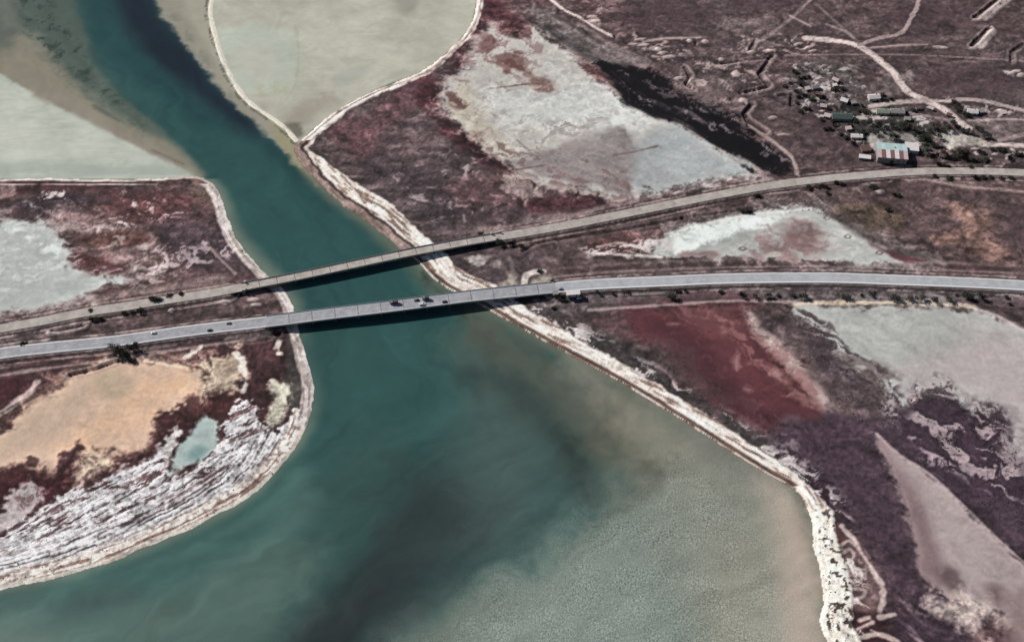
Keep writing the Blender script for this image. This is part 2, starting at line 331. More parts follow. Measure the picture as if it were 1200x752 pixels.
# area round the abutments
P([(520, 296), (600, 288), (640, 300), (610, 335), (565, 340)], (100, 84, 86), f=6, wa=6, op=.7, var=.2)
P([(548, 305), (560, 300), (572, 306), (558, 312)], (176, 166, 158), f=2.5, wa=3, op=.9)
P([(575, 308), (586, 308), (584, 314), (574, 313)], (160, 148, 142), f=2.5, wa=3, op=.7)
P([(588, 332), (600, 322), (606, 336), (590, 338)], (160, 152, 138), f=4, wa=4, op=.8)
ST([(613, 334), (616, 325), (625, 320), (637, 319)], 5.5, (196, 186, 176), f=1.4, wa=1.2, op=.95)
P([(626, 328), (645, 324), (640, 334), (622, 334)], (162, 156, 138), f=3, op=.8)
ST([(596, 300), (601, 318), (604, 330)], 4, (132, 118, 112), f=2, wa=2, op=.7)
P([(630, 352), (646, 352), (652, 358), (640, 362), (632, 358)], (150, 138, 134), f=3, wa=3, op=.9)
P([(560, 268), (600, 262), (660, 250), (660, 262), (600, 272), (570, 278)], (148, 128, 124), f=3, wa=3, op=.6)
ST([(640, 264), (700, 247), (770, 231), (850, 214), (900, 203)], 7, (150, 130, 126), f=3, wa=3, op=.65)
ST([(790, 226), (840, 215), (880, 207)], 4, (192, 176, 170), f=2, wa=3, op=.8, tex=('K', .45, .6))

# ======================= south of the highway
P([(640, 352), (800, 340), (1000, 336), (1300, 348), (1300, 372), (1130, 360), (900, 354), (660, 372)], (114, 101, 102), f=3, op=.85, var=.25)
ST([(690, 346), (760, 342), (860, 338.5), (960, 336.5), (1080, 339), (1210, 346), (1350, 356)], 5, (92, 82, 84), f=2, wa=1.5, wf='H', op=.7)
P([(690, 366), (760, 360), (790, 380), (800, 430), (780, 412), (740, 398), (700, 392)], (102, 76, 76), f=8, wa=9, op=.8, var=.3)
P([(640, 366), (700, 390), (780, 430), (840, 470), (905, 510), (930, 560), (905, 535), (840, 492), (760, 446), (680, 400)], (86, 79, 78), f=7, wa=6, wf='S', op=.85, var=.25)
P([(745, 367), (800, 360), (846, 356), (876, 364), (890, 390), (914, 413), (946, 440), (976, 470), (985, 492), (950, 492), (913, 502), (884, 490), (834, 464), (806, 434), (783, 412), (754, 394)], (110, 60, 65), f=9, wa=10, wf='C2', flat=.85, wet=.3, var=.10,
  reg=('salt_flat', 'dark red algae pan beside the strait below the highway', 'salt'))
P([(800, 362), (850, 362), (880, 400), (900, 440), (870, 450), (830, 410)], (120, 68, 72), f=12, wa=9, op=.6)
P([(760, 370), (800, 362), (846, 357), (870, 364), (840, 368), (790, 372)], (120, 78, 78), f=5, wa=4, op=.8, var=.2)
P([(775, 405), (806, 425), (850, 455), (890, 480), (940, 488), (900, 500), (834, 466), (800, 432)], (84, 48, 56), f=7, wa=6, op=.8)
P([(770, 400), (800, 400), (830, 440), (860, 470), (820, 462), (790, 430)], (104, 86, 84), f=8, wa=8, op=.65)
P([(868, 362), (884, 366), (900, 388), (925, 412), (950, 436), (976, 466), (986, 492), (972, 488), (950, 462), (920, 430), (895, 402), (880, 384)], (182, 164, 156), f=5, wa=4, op=.95, var=.10)
P([(895, 425), (915, 436), (935, 455), (965, 478), (945, 474), (915, 450)], (150, 112, 106), f=5, wa=6, op=.7)
for q in [(788, 380, 7, 2), (848, 384, 4, 7), (863, 424, 4, 12), (876, 457, 5, 2), (912, 437, 9, 5)]:
    P([(q[0] - q[2], q[1]), (q[0], q[1] - q[3]), (q[0] + q[2], q[1]), (q[0], q[1] + q[3])], (172, 136, 132), f=3.5, wa=4, op=.75)
P([(800, 364), (850, 362), (870, 380), (850, 400), (810, 384)], (132, 84, 84), f=12, wa=8, op=.6)
P([(840, 372), (900, 400), (960, 460), (930, 470), (880, 430), (846, 396)], (150, 104, 100), f=8, wa=8, op=.55, tex=('K3', .5, .64))
P([(760, 366), (860, 362), (930, 430), (980, 486), (900, 490), (800, 420)], (146, 104, 102), f=8, wa=8, op=.35, tex=('K3', .54, .68))
P([(760, 372), (820, 400), (880, 470), (840, 466), (790, 420)], (80, 46, 54), f=12, wa=8, op=.5)
P([(918, 490), (935, 488), (936, 498), (920, 500)], (120, 100, 106), f=4, wa=3, op=.8)
ST([(690, 364.5), (740, 361), (800, 357), (860, 353.5), (935, 355)], 2.6, (166, 146, 142), f=1.2, wa=1, op=.85)
# mauve brown wedge + SE pan + purple steppe
P([(885, 366), (936, 362), (970, 392), (1000, 425), (1050, 470), (1060, 500), (1010, 500), (985, 490), (945, 432), (905, 388)], (112, 94, 92), f=5, wa=5, op=.8, var=.28)
P([(940, 395), (1000, 430), (1040, 480), (990, 480), (960, 440)], (90, 76, 78), f=9, wa=8, op=.7, var=.25)
P([(890, 375), (930, 366), (950, 380), (930, 392), (900, 390)], (92, 76, 78), f=5, wa=6, op=.7, var=.3)
P([(905, 512), (950, 492), (988, 490), (1050, 488), (1110, 452), (1180, 478), (1210, 560), (1300, 700), (1500, 800), (1500, 1200), (1060, 1200), (1040, 752), (1030, 690), (1000, 640), (960, 590), (930, 555)], (83, 65, 74), f=6, wa=6, op=1, var=.16)
P([(905, 512), (950, 494), (985, 492), (1020, 560), (1060, 660), (1070, 752), (1045, 752), (1030, 690), (990, 620), (940, 570)], (85, 65, 75), f=9, wa=7, op=.7, var=.12)
P([(930, 363), (1000, 359.5), (1060, 361), (1140, 363), (1166, 371), (1202, 390), (1500, 480), (1500, 760), (1300, 650), (1203, 562), (1189, 530), (1183, 497), (1160, 474), (1130, 481), (1100, 454), (1075, 464), (1050, 487), (1043, 463), (1026, 441), (993, 423), (966, 390)], (172, 171, 164), f=2.6, wa=5, wf='C2', flat=.8, wet=.4, var=.05,
  reg=('salt_flat', 'grey to pink salt pan below the cream strip of the highway verge', 'salt'))
P([(1110, 400), (1200, 395), (1500, 490), (1500, 740), (1203, 560), (1185, 495), (1150, 470), (1080, 440), (1060, 440)], (185, 171, 168), f=22, op=.85)
P([(1000, 380), (1060, 375), (1110, 395), (1060, 410), (1010, 400)], (184, 185, 178), f=14, wa=8, op=.6); P([(1060, 395), (1110, 380), (1140, 400), (1090, 420)], (165, 164, 156), f=12, op=.5)
P([(1060, 470), (1075, 455), (1105, 448), (1135, 478), (1160, 468), (1185, 495), (1194, 560), (1140, 560), (1080, 520)], (84, 64, 76), f=9, wa=9, op=.97, tex=('K', .40, .52))
P([(1050, 480), (1090, 500), (1140, 510), (1190, 540), (1230, 600), (1170, 590), (1110, 560), (1060, 510)], (84, 64, 76), f=6, wa=8, op=.95)
P([(960, 375), (1000, 410), (1050, 440), (1060, 480), (1030, 460), (980, 415)], (126, 108, 106), f=6, wa=6, op=.7, tex=('C', .44, .6))
P([(1055, 450), (1110, 440), (1175, 470), (1200, 520), (1195, 580), (1140, 560), (1080, 530)], (172, 156, 154), f=8, wa=8, op=.75, tex=('K3', .52, .62))
P([(930, 364), (960, 376), (1000, 412), (1052, 452), (1062, 488), (1010, 470), (960, 424)], (84, 68, 74), f=4, wa=8, op=.75, tex=('K3', .5, .6))
P([(1035, 468), (1052, 472), (1052, 490), (1040, 488)], (176, 160, 158), f=3, wa=3, op=.8, tex=('K', .4, .6))
# cream strip along the verge
ST([(932, 357.5), (960, 356), (1000, 355.5), (1060, 356), (1120, 358.5), (1142, 361)], 4.6, (204, 186, 162), f=1.4, wa=1.6, wf='D', op=.95)
ST([(1140, 361.5), (1168, 371), (1200, 388), (1300, 430)], 2.4, (196, 176, 172), f=1.2, wa=1, op=.85)
P([(1140, 352), (1300, 366), (1300, 428), (1200, 384), (1168, 367), (1144, 359)], (92, 74, 76), f=3, wa=3, op=.8, var=.2)
# lower tongue pan
P([(1027, 510), (1050, 532), (1086, 555), (1116, 582), (1153, 618), (1194, 656), (1300, 748), (1400, 900), (1180, 900), (1176, 738), (1168, 720), (1140, 706), (1113, 703), (1096, 689), (1080, 668), (1066, 612), (1050, 568), (1034, 536)], (170, 153, 150), f=2.5, wa=3, flat=.85, wet=.35, var=.05,
  reg=('salt_flat', 'pinkish tongue-shaped salt pan in the dark purple steppe', 'salt'))
P([(1030, 515), (1050, 540), (1075, 580), (1095, 630), (1110, 670), (1100, 690), (1080, 668), (1066, 612), (1048, 565)], (134, 108, 109), f=7, wa=4, op=.75)
P([(1085, 570), (1120, 600), (1160, 640), (1170, 680), (1130, 690), (1105, 640)], (178, 163, 158), f=10, wa=6, op=.7)
P([(1098, 668), (1112, 664), (1126, 682), (1122, 698), (1106, 690)], (112, 90, 90), f=8, wa=6, op=.75)
P([(1156, 690), (1172, 688), (1180, 712), (1170, 724), (1158, 708)], (120, 96, 94), f=8, wa=6, op=.75)
P([(1140, 738), (1176, 730), (1200, 760), (1190, 800), (1140, 800)], (118, 88, 88), f=5, wa=5, op=.8)
P([(1200, 690), (1180, 735), (1200, 800), (1260, 800)], (138, 116, 112), f=6, op=.6)
ST([(1027, 509), (1050, 531), (1086, 554), (1116, 581), (1153, 617), (1194, 655), (1300, 747)], 2.2, (172, 152, 150), f=1, wa=.8, op=.8)
ST([(1093, 555), (1105, 563)], 2.2, (110, 98, 102), op=.6)
P([(1093, 706), (1106, 698), (1140, 702), (1156, 700), (1176, 722), (1160, 730), (1138, 738), (1112, 730), (1094, 718)], (206, 188, 176), f=9, wa=9, wf='C', op=.85, var=.10)
P([(1093, 706), (1140, 702), (1165, 722), (1135, 736), (1098, 722)], (132, 110, 106), f=6, op=.6, tex=('K', .58, .66))
# small meander pan at the bottom
P([(982, 612), (1003, 635), (1020, 660), (1034, 688), (1031, 716), (994, 714), (980, 668), (975, 632)], (128, 102, 101), f=3, wa=3, flat=.9, var=.12,
  reg=('salt_flat', 'small pink-brown hollow with pale squiggles behind the white beach', 'salt'))
P([(976, 612), (986, 622), (990, 650), (982, 668), (974, 640)], (104, 66, 66), f=4, wa=3, op=.7)
ST([(985, 617), (1000, 632), (1012, 652), (1025, 672), (1034, 690), (1032, 716)], 3.4, (196, 178, 170), f=1.4, wa=1.5, wf='D', op=.85)
for l in [[(980, 666), (992, 660), (1000, 652), (996, 644), (988, 648)], [(988, 697), (1002, 690), (1014, 693), (1008, 701), (992, 706)], [(984, 640), (994, 634), (1002, 640)], [(990, 672), (1006, 668), (1008, 680), (994, 682), (990, 674)]]:
    ST(l, 2.2, (182, 162, 152), f=1, op=.85)
P([(990, 668), (1008, 668), (1008, 684), (992, 684)], (176, 158, 148), f=3, op=.75, tex=('K', .4, .6))
P([(984, 716), (1030, 716), (1050, 740), (1050, 800), (1000, 800)], (92, 58, 62), f=5, wa=5, op=.85, var=.3)
for l in [[(1004, 738), (1022, 729)], [(1008, 728), (1018, 724)], [(1030, 724), (1048, 720)], [(1004, 748), (1030, 744), (1052, 752)]]:
    ST(l, 3, (204, 184, 174), f=1.2, wa=.8, op=.85)
P([(996, 705), (1015, 706), (1018, 716), (1000, 716)], (150, 118, 112), f=3, op=.7)
P([(1030, 690), (1045, 700), (1070, 720), (1090, 752), (1050, 752), (1036, 722)], (150, 132, 132), f=5, wa=5, op=.7, tex=('S', .52, .66))
P([(935, 545), (950, 548), (958, 572), (972, 600), (960, 600), (944, 572)], (160, 144, 144), f=4, wa=5, op=.75, tex=('K', .5, .64))
P([(905, 500), (930, 520), (935, 550), (910, 530)], (130, 118, 118), f=6, wa=6, op=.6, tex=('K', .48, .62))

# ======================= south-west bank
P([(-300, 500), (0, 424), (160, 404), (310, 388), (345, 392), (362, 450), (362, 478), (330, 530), (200, 620), (0, 680), (-300, 750)], (100, 64, 66), f=3, op=.85, var=.22)
P([(336, 398), (350, 402), (360, 440), (362, 470), (350, 500), (336, 470), (332, 430)], (98, 92, 86), f=4, wa=4, op=.9, var=.2)
P([(292, 402), (330, 398), (334, 440), (318, 480), (300, 470), (296, 430)], (92, 62, 62), f=6, wa=6, op=.7, var=.3)
for k, (o, c_, w_) in enumerate([(4.5, (84, 70, 70), 3.0), (10, (136, 116, 113), 3.2), (15, (88, 70, 70), 2.6), (20, (150, 132, 128), 3.4), (25, (92, 70, 70), 3)]):
    ST([(-120, 438 + o), (0, 421 + o), (60, 413 + o * .95), (130, 405.5 + o * .85), (220, 393 + o * .8), (320, 385 + o * .5)], w_, c_, f=1.2, wa=1.4, wf='H', op=.9)
P([(-30, 448), (30, 444), (40, 452), (20, 468), (-30, 476)], (84, 46, 52), f=3, wa=3, op=.9)
ST([(-20, 500), (10, 480), (30, 465), (44, 450)], 6, (196, 182, 176), f=2, wa=3, op=.8)
ST([(-30, 512), (0, 494), (30, 474), (70, 450), (110, 431)], 5, (96, 70, 64), f=2, wa=1.2, op=.9)
ST([(-30, 500), (0, 486), (30, 468)], 2.5, (110, 92, 90), f=1.2, op=.8)
P([(0, 509), (18, 492), (34, 479), (76, 450), (113, 430), (146, 421), (186, 425), (226, 433), (238, 445), (234, 462), (222, 481), (190, 488), (180, 510), (166, 529), (133, 533), (97, 526), (80, 545), (60, 556), (33, 546), (0, 551), (-200, 600), (-200, 560)], (206, 175, 151), f=4.5, wa=6, wf='C2', flat=.85, wet=.35, var=.04,
  reg=('salt_flat', 'sandy orange salt pan just below the highway embankment', 'salt'))
P([(80, 510), (96, 494), (130, 480), (150, 455), (200, 440), (225, 450), (180, 480), (150, 510), (110, 525)], (216, 178, 146), f=18, wa=14, op=.8)
P([(60, 520), (100, 490), (150, 470), (215, 445), (225, 462), (170, 500), (110, 528)], (218, 176, 138), f=12, wa=10, op=.6, tex=('K2', .48, .62))
P([(20, 500), (90, 460), (150, 430), (190, 440), (150, 470), (90, 500), (40, 520)], (186, 160, 142), f=12, wa=10, op=.5, tex=('K3', .5, .64))
P([(110, 442), (140, 436), (155, 450), (140, 468), (116, 464)], (183, 163, 136), f=7, wa=3, op=.8); P([(0, 510), (60, 470), (100, 450), (110, 470), (80, 500), (20, 535), (-40, 560)], (190, 166, 144), f=12, wa=8, op=.7)
ST([(170, 424), (190, 427), (222, 432)], 2.6, (222, 206, 180), wa=2, op=.8); ST([(224, 440), (220, 452), (212, 458)], 3, (214, 190, 158), wa=3, op=.6)
P([(0, 556), (32, 547), (58, 558), (78, 530), (98, 518), (90, 545), (84, 574), (50, 594), (20, 602), (0, 608), (-100, 640), (-100, 590)], (84, 43, 48), f=3, wa=5, wf='D', op=.95, var=.22)
P([(2, 546), (30, 534), (50, 545), (30, 560), (6, 562)], (92, 58, 54), f=3, wa=7, wf='D', op=.8, tex=('C', .40, .55))
P([(184, 488), (206, 480), (233, 463), (284, 462), (280, 482), (256, 490), (233, 493), (206, 527), (186, 534), (140, 550), (123, 556), (124, 538), (166, 531), (182, 508)], (92, 54, 54), f=3.5, wa=6, wf='D', op=.92, var=.28)
P([(84, 545), (98, 532), (122, 534), (122, 552), (100, 568), (82, 576)], (196, 178, 154), f=6, wa=9, op=.9, var=.08)
P([(240, 430), (260, 416), (284, 412), (290, 440), (288, 462), (262, 466), (240, 458)], (194, 176, 152), f=7, wa=11, op=.9, var=.10)
P([(260, 420), (272, 416), (276, 432), (264, 440)], (152, 130, 112), f=4, wa=4, op=.6)
for l in [[(284, 430), (289, 445), (284, 460)], [(276, 415), (286, 425)], [(218, 420), (236, 408)], [(326, 402), (327, 415)], [(320, 448), (332, 456)]]:
    ST(l, 4.2, (222, 212, 200), f=1.6, wa=3, wf='D', op=.9)
P([(320, 450), (334, 452), (337, 470), (330, 490), (318, 498), (316, 480), (322, 466)], (194, 190, 170), f=4, wa=7, op=.9, var=.1)
# white shelly ridges between pan and water
WB = [(-200, 700), (-30, 644), (0, 630), (24, 616), (50, 596), (96, 572), (143, 553), (172, 538), (196, 512), (206, 500), (212, 510), (200, 536), (194, 562), (214, 556), (236, 543), (256, 524), (266, 500), (284, 472), (302, 478), (308, 500), (330, 506), (352, 476), (364, 470), (356, 506), (336, 537), (300, 575), (256, 602), (203, 628), (166, 643), (100, 667), (33, 684), (0, 690), (-200, 740)]
P(WB, (192, 188, 187), f=3, wa=5, wf='D', op=.95, reg=('shell_beach', 'white rippled shell beach curving along the left bank', 'beach'))
P([(-40, 620), (0, 596), (20, 572), (40, 566), (48, 574), (46, 592), (20, 612), (-40, 650)], (190, 182, 178), f=4, wa=6, wf='D', op=.85)
P([(20, 574), (40, 566), (48, 580), (36, 594), (22, 596)], (100, 66, 66), f=2.5, wa=4, op=.55, tex=('K', .5, .6))
P([(206, 500), (212, 482), (206, 466), (196, 470), (190, 500), (196, 512)], (190, 178, 168), f=3, wa=4, wf='D', op=0)
P([(188, 536), (200, 512), (208, 496), (204, 540), (190, 566)], (204, 196, 188), f=3, wa=5, wf='D', op=.8)
# cyan pool
P([(233, 496), (246, 493), (254, 497), (257, 513), (246, 533), (230, 544), (208, 554), (194, 568), (200, 542), (216, 516)], (166, 182, 175), f=2.5, wa=5, op=.95, flat=.7, wet=.8, var=.05,
  reg=('brine_pool', 'small pale turquoise brine pool among white beach ridges', 'pool'))
P([(222, 530), (234, 522), (242, 528), (232, 540), (222, 538)], (120, 152, 150), f=5, wa=2, op=.85)

iq = np.nonzero(dsp < 8)[0]; blend(C, iq, smooth(7, 4, dsp[iq]) * (s_land[iq] < 4), (204, 197, 180))
# beach bands along both shores
dW, sW, gW = pdist(WW, X, Y); dE, sE, gE = pdist(WE, X, Y)
onW = s_land > -.5
# --- west ridges : fan of ridges following the shore
iw = np.nonzero((dW < 75) & onW & (X < 0))[0]
rid = vnoise(dW[iw] / 3.6 + (nB[iw] - .5) * 3.0, sW[iw] / 40., 3) * .6 + vnoise(dW[iw] / 1.8, sW[iw] / 14., 5) * .4
spk = fbm(X[iw], Y[iw], 3.4, 2, 77)
inB = REG[iw] == [k for k, v in REGN.items() if v[0] == 'shell_beach'][0]
blend(C, iw, inB * .5, (190, 186, 184))
dq = dW[iw] + sW[iw] * .10 + (nC[iw] - .5) * 4 + (nK[iw] - .5) * 3
sh_ = vnoise(dq / 1.9, sW[iw] / 42., 23) * .6 + vnoise(dq / 1.1, sW[iw] / 18., 29) * .4
xi, yi = X[iw] + (nK[iw] - .5) * 7, Y[iw] + (nK3[iw] - .5) * 7
fan = fbm(xi, yi, 1.7, 3, 101, stretch=9, ang=math.radians(37), gain=.6)
ln = np.where(dW[iw] < 1e9, sh_ + (fan - sh_) * smooth(20, 60, dW[iw]) * .75, sh_) + (nK[iw] - .5) * .30 + (nE[iw] - .5) * .16
blend(C, iw, inB * smooth(.52, .68, ln) * .85, (226, 222, 218))
blend(C, iw, inB * smooth(.42, .33, ln) * .65, (140, 126, 124))
blend(C, iw, inB * smooth(.32, .24, ln) * .7, (84, 73, 72))
inner = inB * smooth(18, 46, dW[iw]) * smooth(.50, .38, nK2[iw] * .5 + fan * .5); blend(C, iw, inner * .7, (108, 70, 70))
Z[iw] += inB * (ln - .5) * .35
# outer beige and reddish berms near the water
sb = smooth(17, 11, dW[iw]) * smooth(.3, .9, (Y[iw] < W(0, 480)[1]) * 1.0)
blend(C, iw, sb * .8, (224, 210, 196))
blend(C, iw, sb * smooth(.58, .72, vnoise(dW[iw] / 1.7 + (nK[iw] - .5) * 1.5, sW[iw] / 30., 9)) * .75, (158, 118, 106))
blend(C, iw, sb * smooth(.60, .74, spk) * .4, (120, 94, 86))
blend(C, iw, smooth(4.2, 2.4, dW[iw]) * .75, (203, 195, 180))
# narrow pale beach further up the west bank
top = Y[iw] > W(0, 500)[1]
xw_, yw_ = W(0, 214)
wid = np.where(Y[iw] > W(0, 216)[1], 3.0, 9.0)
blend(C, iw, top * smooth(wid + 1.5, wid - 1.5, dW[iw] + (nC[iw] - .5) * 4) * .92, (208, 196, 188))
blend(C, iw, top * smooth(wid + 1, wid - 1, dW[iw]) * smooth(.58, .7, vnoise(dW[iw] / 2.2, sW[iw] / 20, 12)) * .6, (150, 132, 124))
# --- east beach
ie = np.nonzero((dE < 40) & onW & (X > -330))[0]
ypx = 376 - FPX * np.tan(np.arctan2(Y[ie] - CAM[1], CAM[2]) - (math.pi / 2 - PITCH))   # photo row, only to place width changes along the shore
wid = np.interp(ypx, [0, 80, 120, 160, 176, 200, 235, 262, 285, 330, 372, 420, 470, 530, 565, 600, 640, 752], [6, 8, 9, 10, 14, 24, 30, 29, 24, 25, 20, 17, 16, 15, 11, 16, 17, 23])
din = dE[ie] + (nC[ie] - .5) * 5 + (nD[ie] - .5) * 3
mb = smooth(wid + 1.6, wid - 1.6, din)
ridE = vnoise(dE[ie] / 3.0 + (nC[ie] - .5) * 1.6, sE[ie] / 22., 15) * .6 + vnoise(dE[ie] / 1.5, sE[ie] / 9., 16) * .4
blend(C, ie, mb * .95, (216, 203, 190))
k_east = len(REGN); REGN[k_east] = ('shell_beach', 'cream shell beach along the right bank passing under both bridges', 'beach'); REG[ie[mb > .5]] = k_east
blend(C, ie, mb * smooth(.52, .64, ridE) * .85, (242, 234, 224))
blend(C, ie, mb * smooth(.40, .30, ridE) * .75, (140, 112, 100))
# upper stretch is browner towards the water
up_ = (ypx > 165) & (ypx < 300)
blend(C, ie, mb * up_ * smooth(12, 6, dE[ie]) * .8, (132, 108, 100))
blend(C, ie, mb * up_ * smooth(2.4, 0.8, np.abs(dE[ie] - 8 - (nC[ie] - .5) * 6)) * .8, (82, 62, 58))
lo_ = (ypx > 300) & (ypx < 570)
blend(C, ie, mb * lo_ * smooth(4.5, 2.5, dE[ie] - 1) * smooth(0, 1.2, dE[ie]) * .8, (108, 78, 66))
lag = (ypx < 165) & (ypx > -200)
blend(C, ie, mb * lag * smooth(2.0, .8, np.abs(dE[ie] - 4 - (nC[ie] - .5) * 3)) * .6, (128, 104, 100))
blend(C, ie, mb * lag * .55 * smooth(.42, .6, nC[ie]), (176, 164, 152))
# bottom strip is a tangle of white crust and dark tufts
bs_ = smooth(585, 605, ypx); spE = fbm(X[ie], Y[ie], 2.9, 2, 87)
blend(C, ie, mb * bs_ * .9, (222, 212, 198))
blend(C, ie, mb * bs_ * smooth(.60, .69, spE) * smooth(2.5, 5, dE[ie]) * .85, (92, 76, 68))
ipad = smooth(wid + 10, wid + 2, din) * (ypx > 350)
ipad = smooth(wid + 22, wid + 1, din) * (ypx > 350); blend(C, ie, ipad * smooth(.56, .64, nK3[ie]) * .85 * (1 - mb), (206, 198, 192))
Z[ie] += mb * ((ridE - .5) * .7 + .4) + mb * bs_ * (spE - .5) * .6

# ======================= north-east steppe, village, trenches
P([(690, -200), (1500, -200), (1500, 200), (1180, 190), (940, 200), (900, 160), (850, 120), (770, 60)], (100, 83, 84), f=8, op=.35)
for q in [(880, -10, 60, 20), (1090, 20, 50, 18), (780, 20, 60, 22), (1140, 95, 60, 14), (1000, 150, 60, 30)]:
    P([(q[0] - q[2], q[1]), (q[0], q[1] - q[3]), (q[0] + q[2], q[1]), (q[0], q[1] + q[3])], (88, 68, 72), f=14, wa=14, wf='B', op=.6)
for q in [(910, 50, 40, 10), (830, 100, 36, 14), (980, 80, 50, 16), (1020, 110, 40, 10), (1160, 150, 40, 16), (880, 30, 40, 10), (1040, 100, 28, 10)]:
    P([(q[0] - q[2], q[1]), (q[0], q[1] - q[3]), (q[0] + q[2], q[1]), (q[0], q[1] + q[3])], (126, 110, 107), f=12, wa=12, wf='B', op=.7, var=.15)
P([(925, 80), (990, 78), (1010, 100), (990, 125), (940, 128), (920, 105)], (118, 108, 106), f=8, wa=8, op=.7, var=.35)
P([(985, 128), (1060, 124), (1090, 145), (1090, 175), (1020, 166), (990, 150)], (104, 97, 92), f=8, wa=7, op=.7, var=.35)
P([(1000, 138), (1060, 136), (1086, 150), (1088, 172), (1066, 160), (1020, 158)], (70, 68, 62), f=5, wa=6, op=.75, tex=('C', .38, .55))
P([(800, 90), (850, 108), (888, 130), (890, 148), (850, 130), (800, 110)], (134, 114, 110), f=6, wa=6, op=.7, tex=('C2', .44, .6))
for pl in ([(922, 80), (990, 78), (1012, 104), (1000, 128), (940, 132), (918, 106)], [(960, 128), (1060, 122), (1092, 146), (1090, 178), (1010, 172), (965, 150)], [(1100, 120), (1150, 122), (1195, 128), (1190, 140), (1120, 140)], [(1090, 174), (1200, 172), (1200, 192), (1100, 194)]):
    P(pl, (176, 166, 160), f=5, wa=6, op=.75, tex=('K', .58, .68)); P(pl, (48, 44, 44), f=5, wa=6, op=.8, tex=('K3', .58, .68))
for pl in ([(790, 74), (850, 66), (900, 80), (880, 128), (840, 118), (800, 108)], [(860, 44), (960, 44), (960, 62), (870, 66)], [(680, 10), (710, 14), (704, 30), (684, 26)], [(738, 42), (800, 46), (800, 74), (760, 66)]):
    P(pl, (164, 146, 140), f=6, wa=8, op=.6, tex=('K', .56, .68)); P(pl, (64, 50, 52), f=6, wa=8, op=.6, tex=('K3', .57, .68))
TRK = ('dirt_track', None, None)
def track(px, w, col=(160, 145, 139), label='', op=.92, name='dirt_track'):
    ST(px, w * 1.15, tuple(np.minimum(np.array(col) * 1.12, 215)), f=1.0, wa=.7, wf='C', op=min(1, op * 1.08), reg=(name, label, 'track') if label else None)
track([(944, 46), (962, 47), (985, 50), (1005, 55), (1025, 68), (1045, 85), (1055, 98), (1065, 110), (1085, 119), (1105, 129), (1120, 141), (1133, 151)], 7.5, (172, 156, 150), 'wide pale dirt track slanting down through the hamlet')
track([(1020, 126), (1050, 121), (1085, 119)], 5.5, (154, 140, 134), 'short pale track between the small houses')
track([(1085, 119), (1110, 120), (1130, 117.5), (1160, 121), (1200, 131), (1340, 165)], 5, (150, 134, 129), 'thin pale track bending round the outer white-roofed house')
track([(1150, 171), (1180, 171), (1200, 172), (1400, 182)], 5, (168, 154, 146), 'pale track leading out of the beige yard')
track([(1006, 54), (1030, 46), (1055, 40), (1068, 20), (1076, 0), (1082, -80)], 4.6, (140, 122, 118), 'faint track curving up over the steppe')
track([(638, -6), (660, 12), (680, 22), (700, 35), (718, 44)], 3.4, (186, 170, 162), 'narrow pale track winding above the grey strip')
track([(1163, 168), (1185, 162), (1205, 157)], 4, (140, 122, 116), op=.8); track([(1135, 143), (1170, 141), (1205, 142)], 3.2, (148, 130, 126), op=.8)
track([(1066, 134), (1090, 138), (1120, 144)], 3, (136, 120, 116), op=.8)
track([(920, 66), (1000, 65), (1080, 66), (1200, 73), (1350, 84)], 2.4, (132, 114, 110), op=.7); track([(738, 53), (775, 47), (820, 45)], 3, (150, 132, 126), op=.8)
track([(960, -10), (930, 20), (910, 36), (870, 62)], 4, (126, 110, 107), op=.7); track([(955, 5), (985, 32), (1005, 50)], 3, (122, 106, 104), op=.7)
track([(1010, 58), (1060, 54), (1086, 53)], 2.6, (150, 132, 126), op=.8); track([(1066, 208), (1133, 220), (1200, 226), (1350, 250)], 3.6, (136, 116, 111), op=.8)
track([(878, 148), (904, 166), (924, 182), (932, 196), (934, 206)], 4, (146, 128, 122), op=.85); track([(926, 20), (950, 32)], 3, (150, 132, 128), op=.8)
track([(968, 30), (990, 38), (1000, 46)], 2.6, (140, 124, 120), op=.7)
P([(1092, 159), (1118, 155.5), (1142, 161.5), (1158, 168), (1163, 173), (1118, 173.5), (1112, 177), (1106, 170)], (178, 170, 158), f=1.8, wa=1.5, op=.95, flat=1.3, var=.06, curve=False, reg=('yard', 'flat beige gravel yard beside the trees of the hamlet', 'yard'))
P([(1018, 160), (1040, 155), (1066, 157), (1074, 166), (1070, 178), (1026, 178)], (158, 150, 143), f=2.5, wa=2, op=.85, var=.12)
P([(1128, 128), (1150, 126), (1152, 136), (1130, 138)], (120, 116, 110), f=4, wa=4, op=.7)
for a in [(1056, 91), (1064, 88)]:
    P([(a[0] - 4, a[1]), (a[0], a[1] - 4), (a[0] + 6, a[1]), (a[0] + 2, a[1] + 5)], (150, 134, 128), f=2, wa=2, op=.7)
trench([(904, 67), (889, 88), (901, 102.5), (874.5, 109)], 4.2, 2.8, 1.0, 1)
trench([(880, 124), (871, 134.5), (876, 143), (897, 156)], 4.4, 3.0, 1.0, 1)
trench([(802, 81), (808, 90), (804, 100), (812, 106)], 4.0, 2.8, 1.0, 1)
trench([(846, 76), (872, 72), (900, 69)], 3.4, 2.0, .8, -1)
trench([(928, 112), (927, 125)], 4, 2.4, .4, 1, (110, 96, 94)); trench([(912, 113), (928, 111)], 3.4, 2.0, .4, 1, (130, 114, 110))
trench([(1200, -30), (1169, 0), (1142, 22)], 4.6, 2.4, 1.2, 1, (176, 160, 152)); ST([(1210, -24), (1180, 0), (1153, 22)], 10, (184, 168, 160), f=3, wa=2, op=.9, dz=.8)
trench([(1158, 35), (1138, 55)], 4.6, 2.4, 1.2, 1, (180, 164, 156)); ST([(1162, 38), (1148, 56)], 8, (190, 174, 166), f=2, wa=2, op=.9, dz=.6)
trench([(1199, 53), (1185, 62), (1185, 74)], 4.2, 2.2, 1.2, 1, (132, 116, 112))
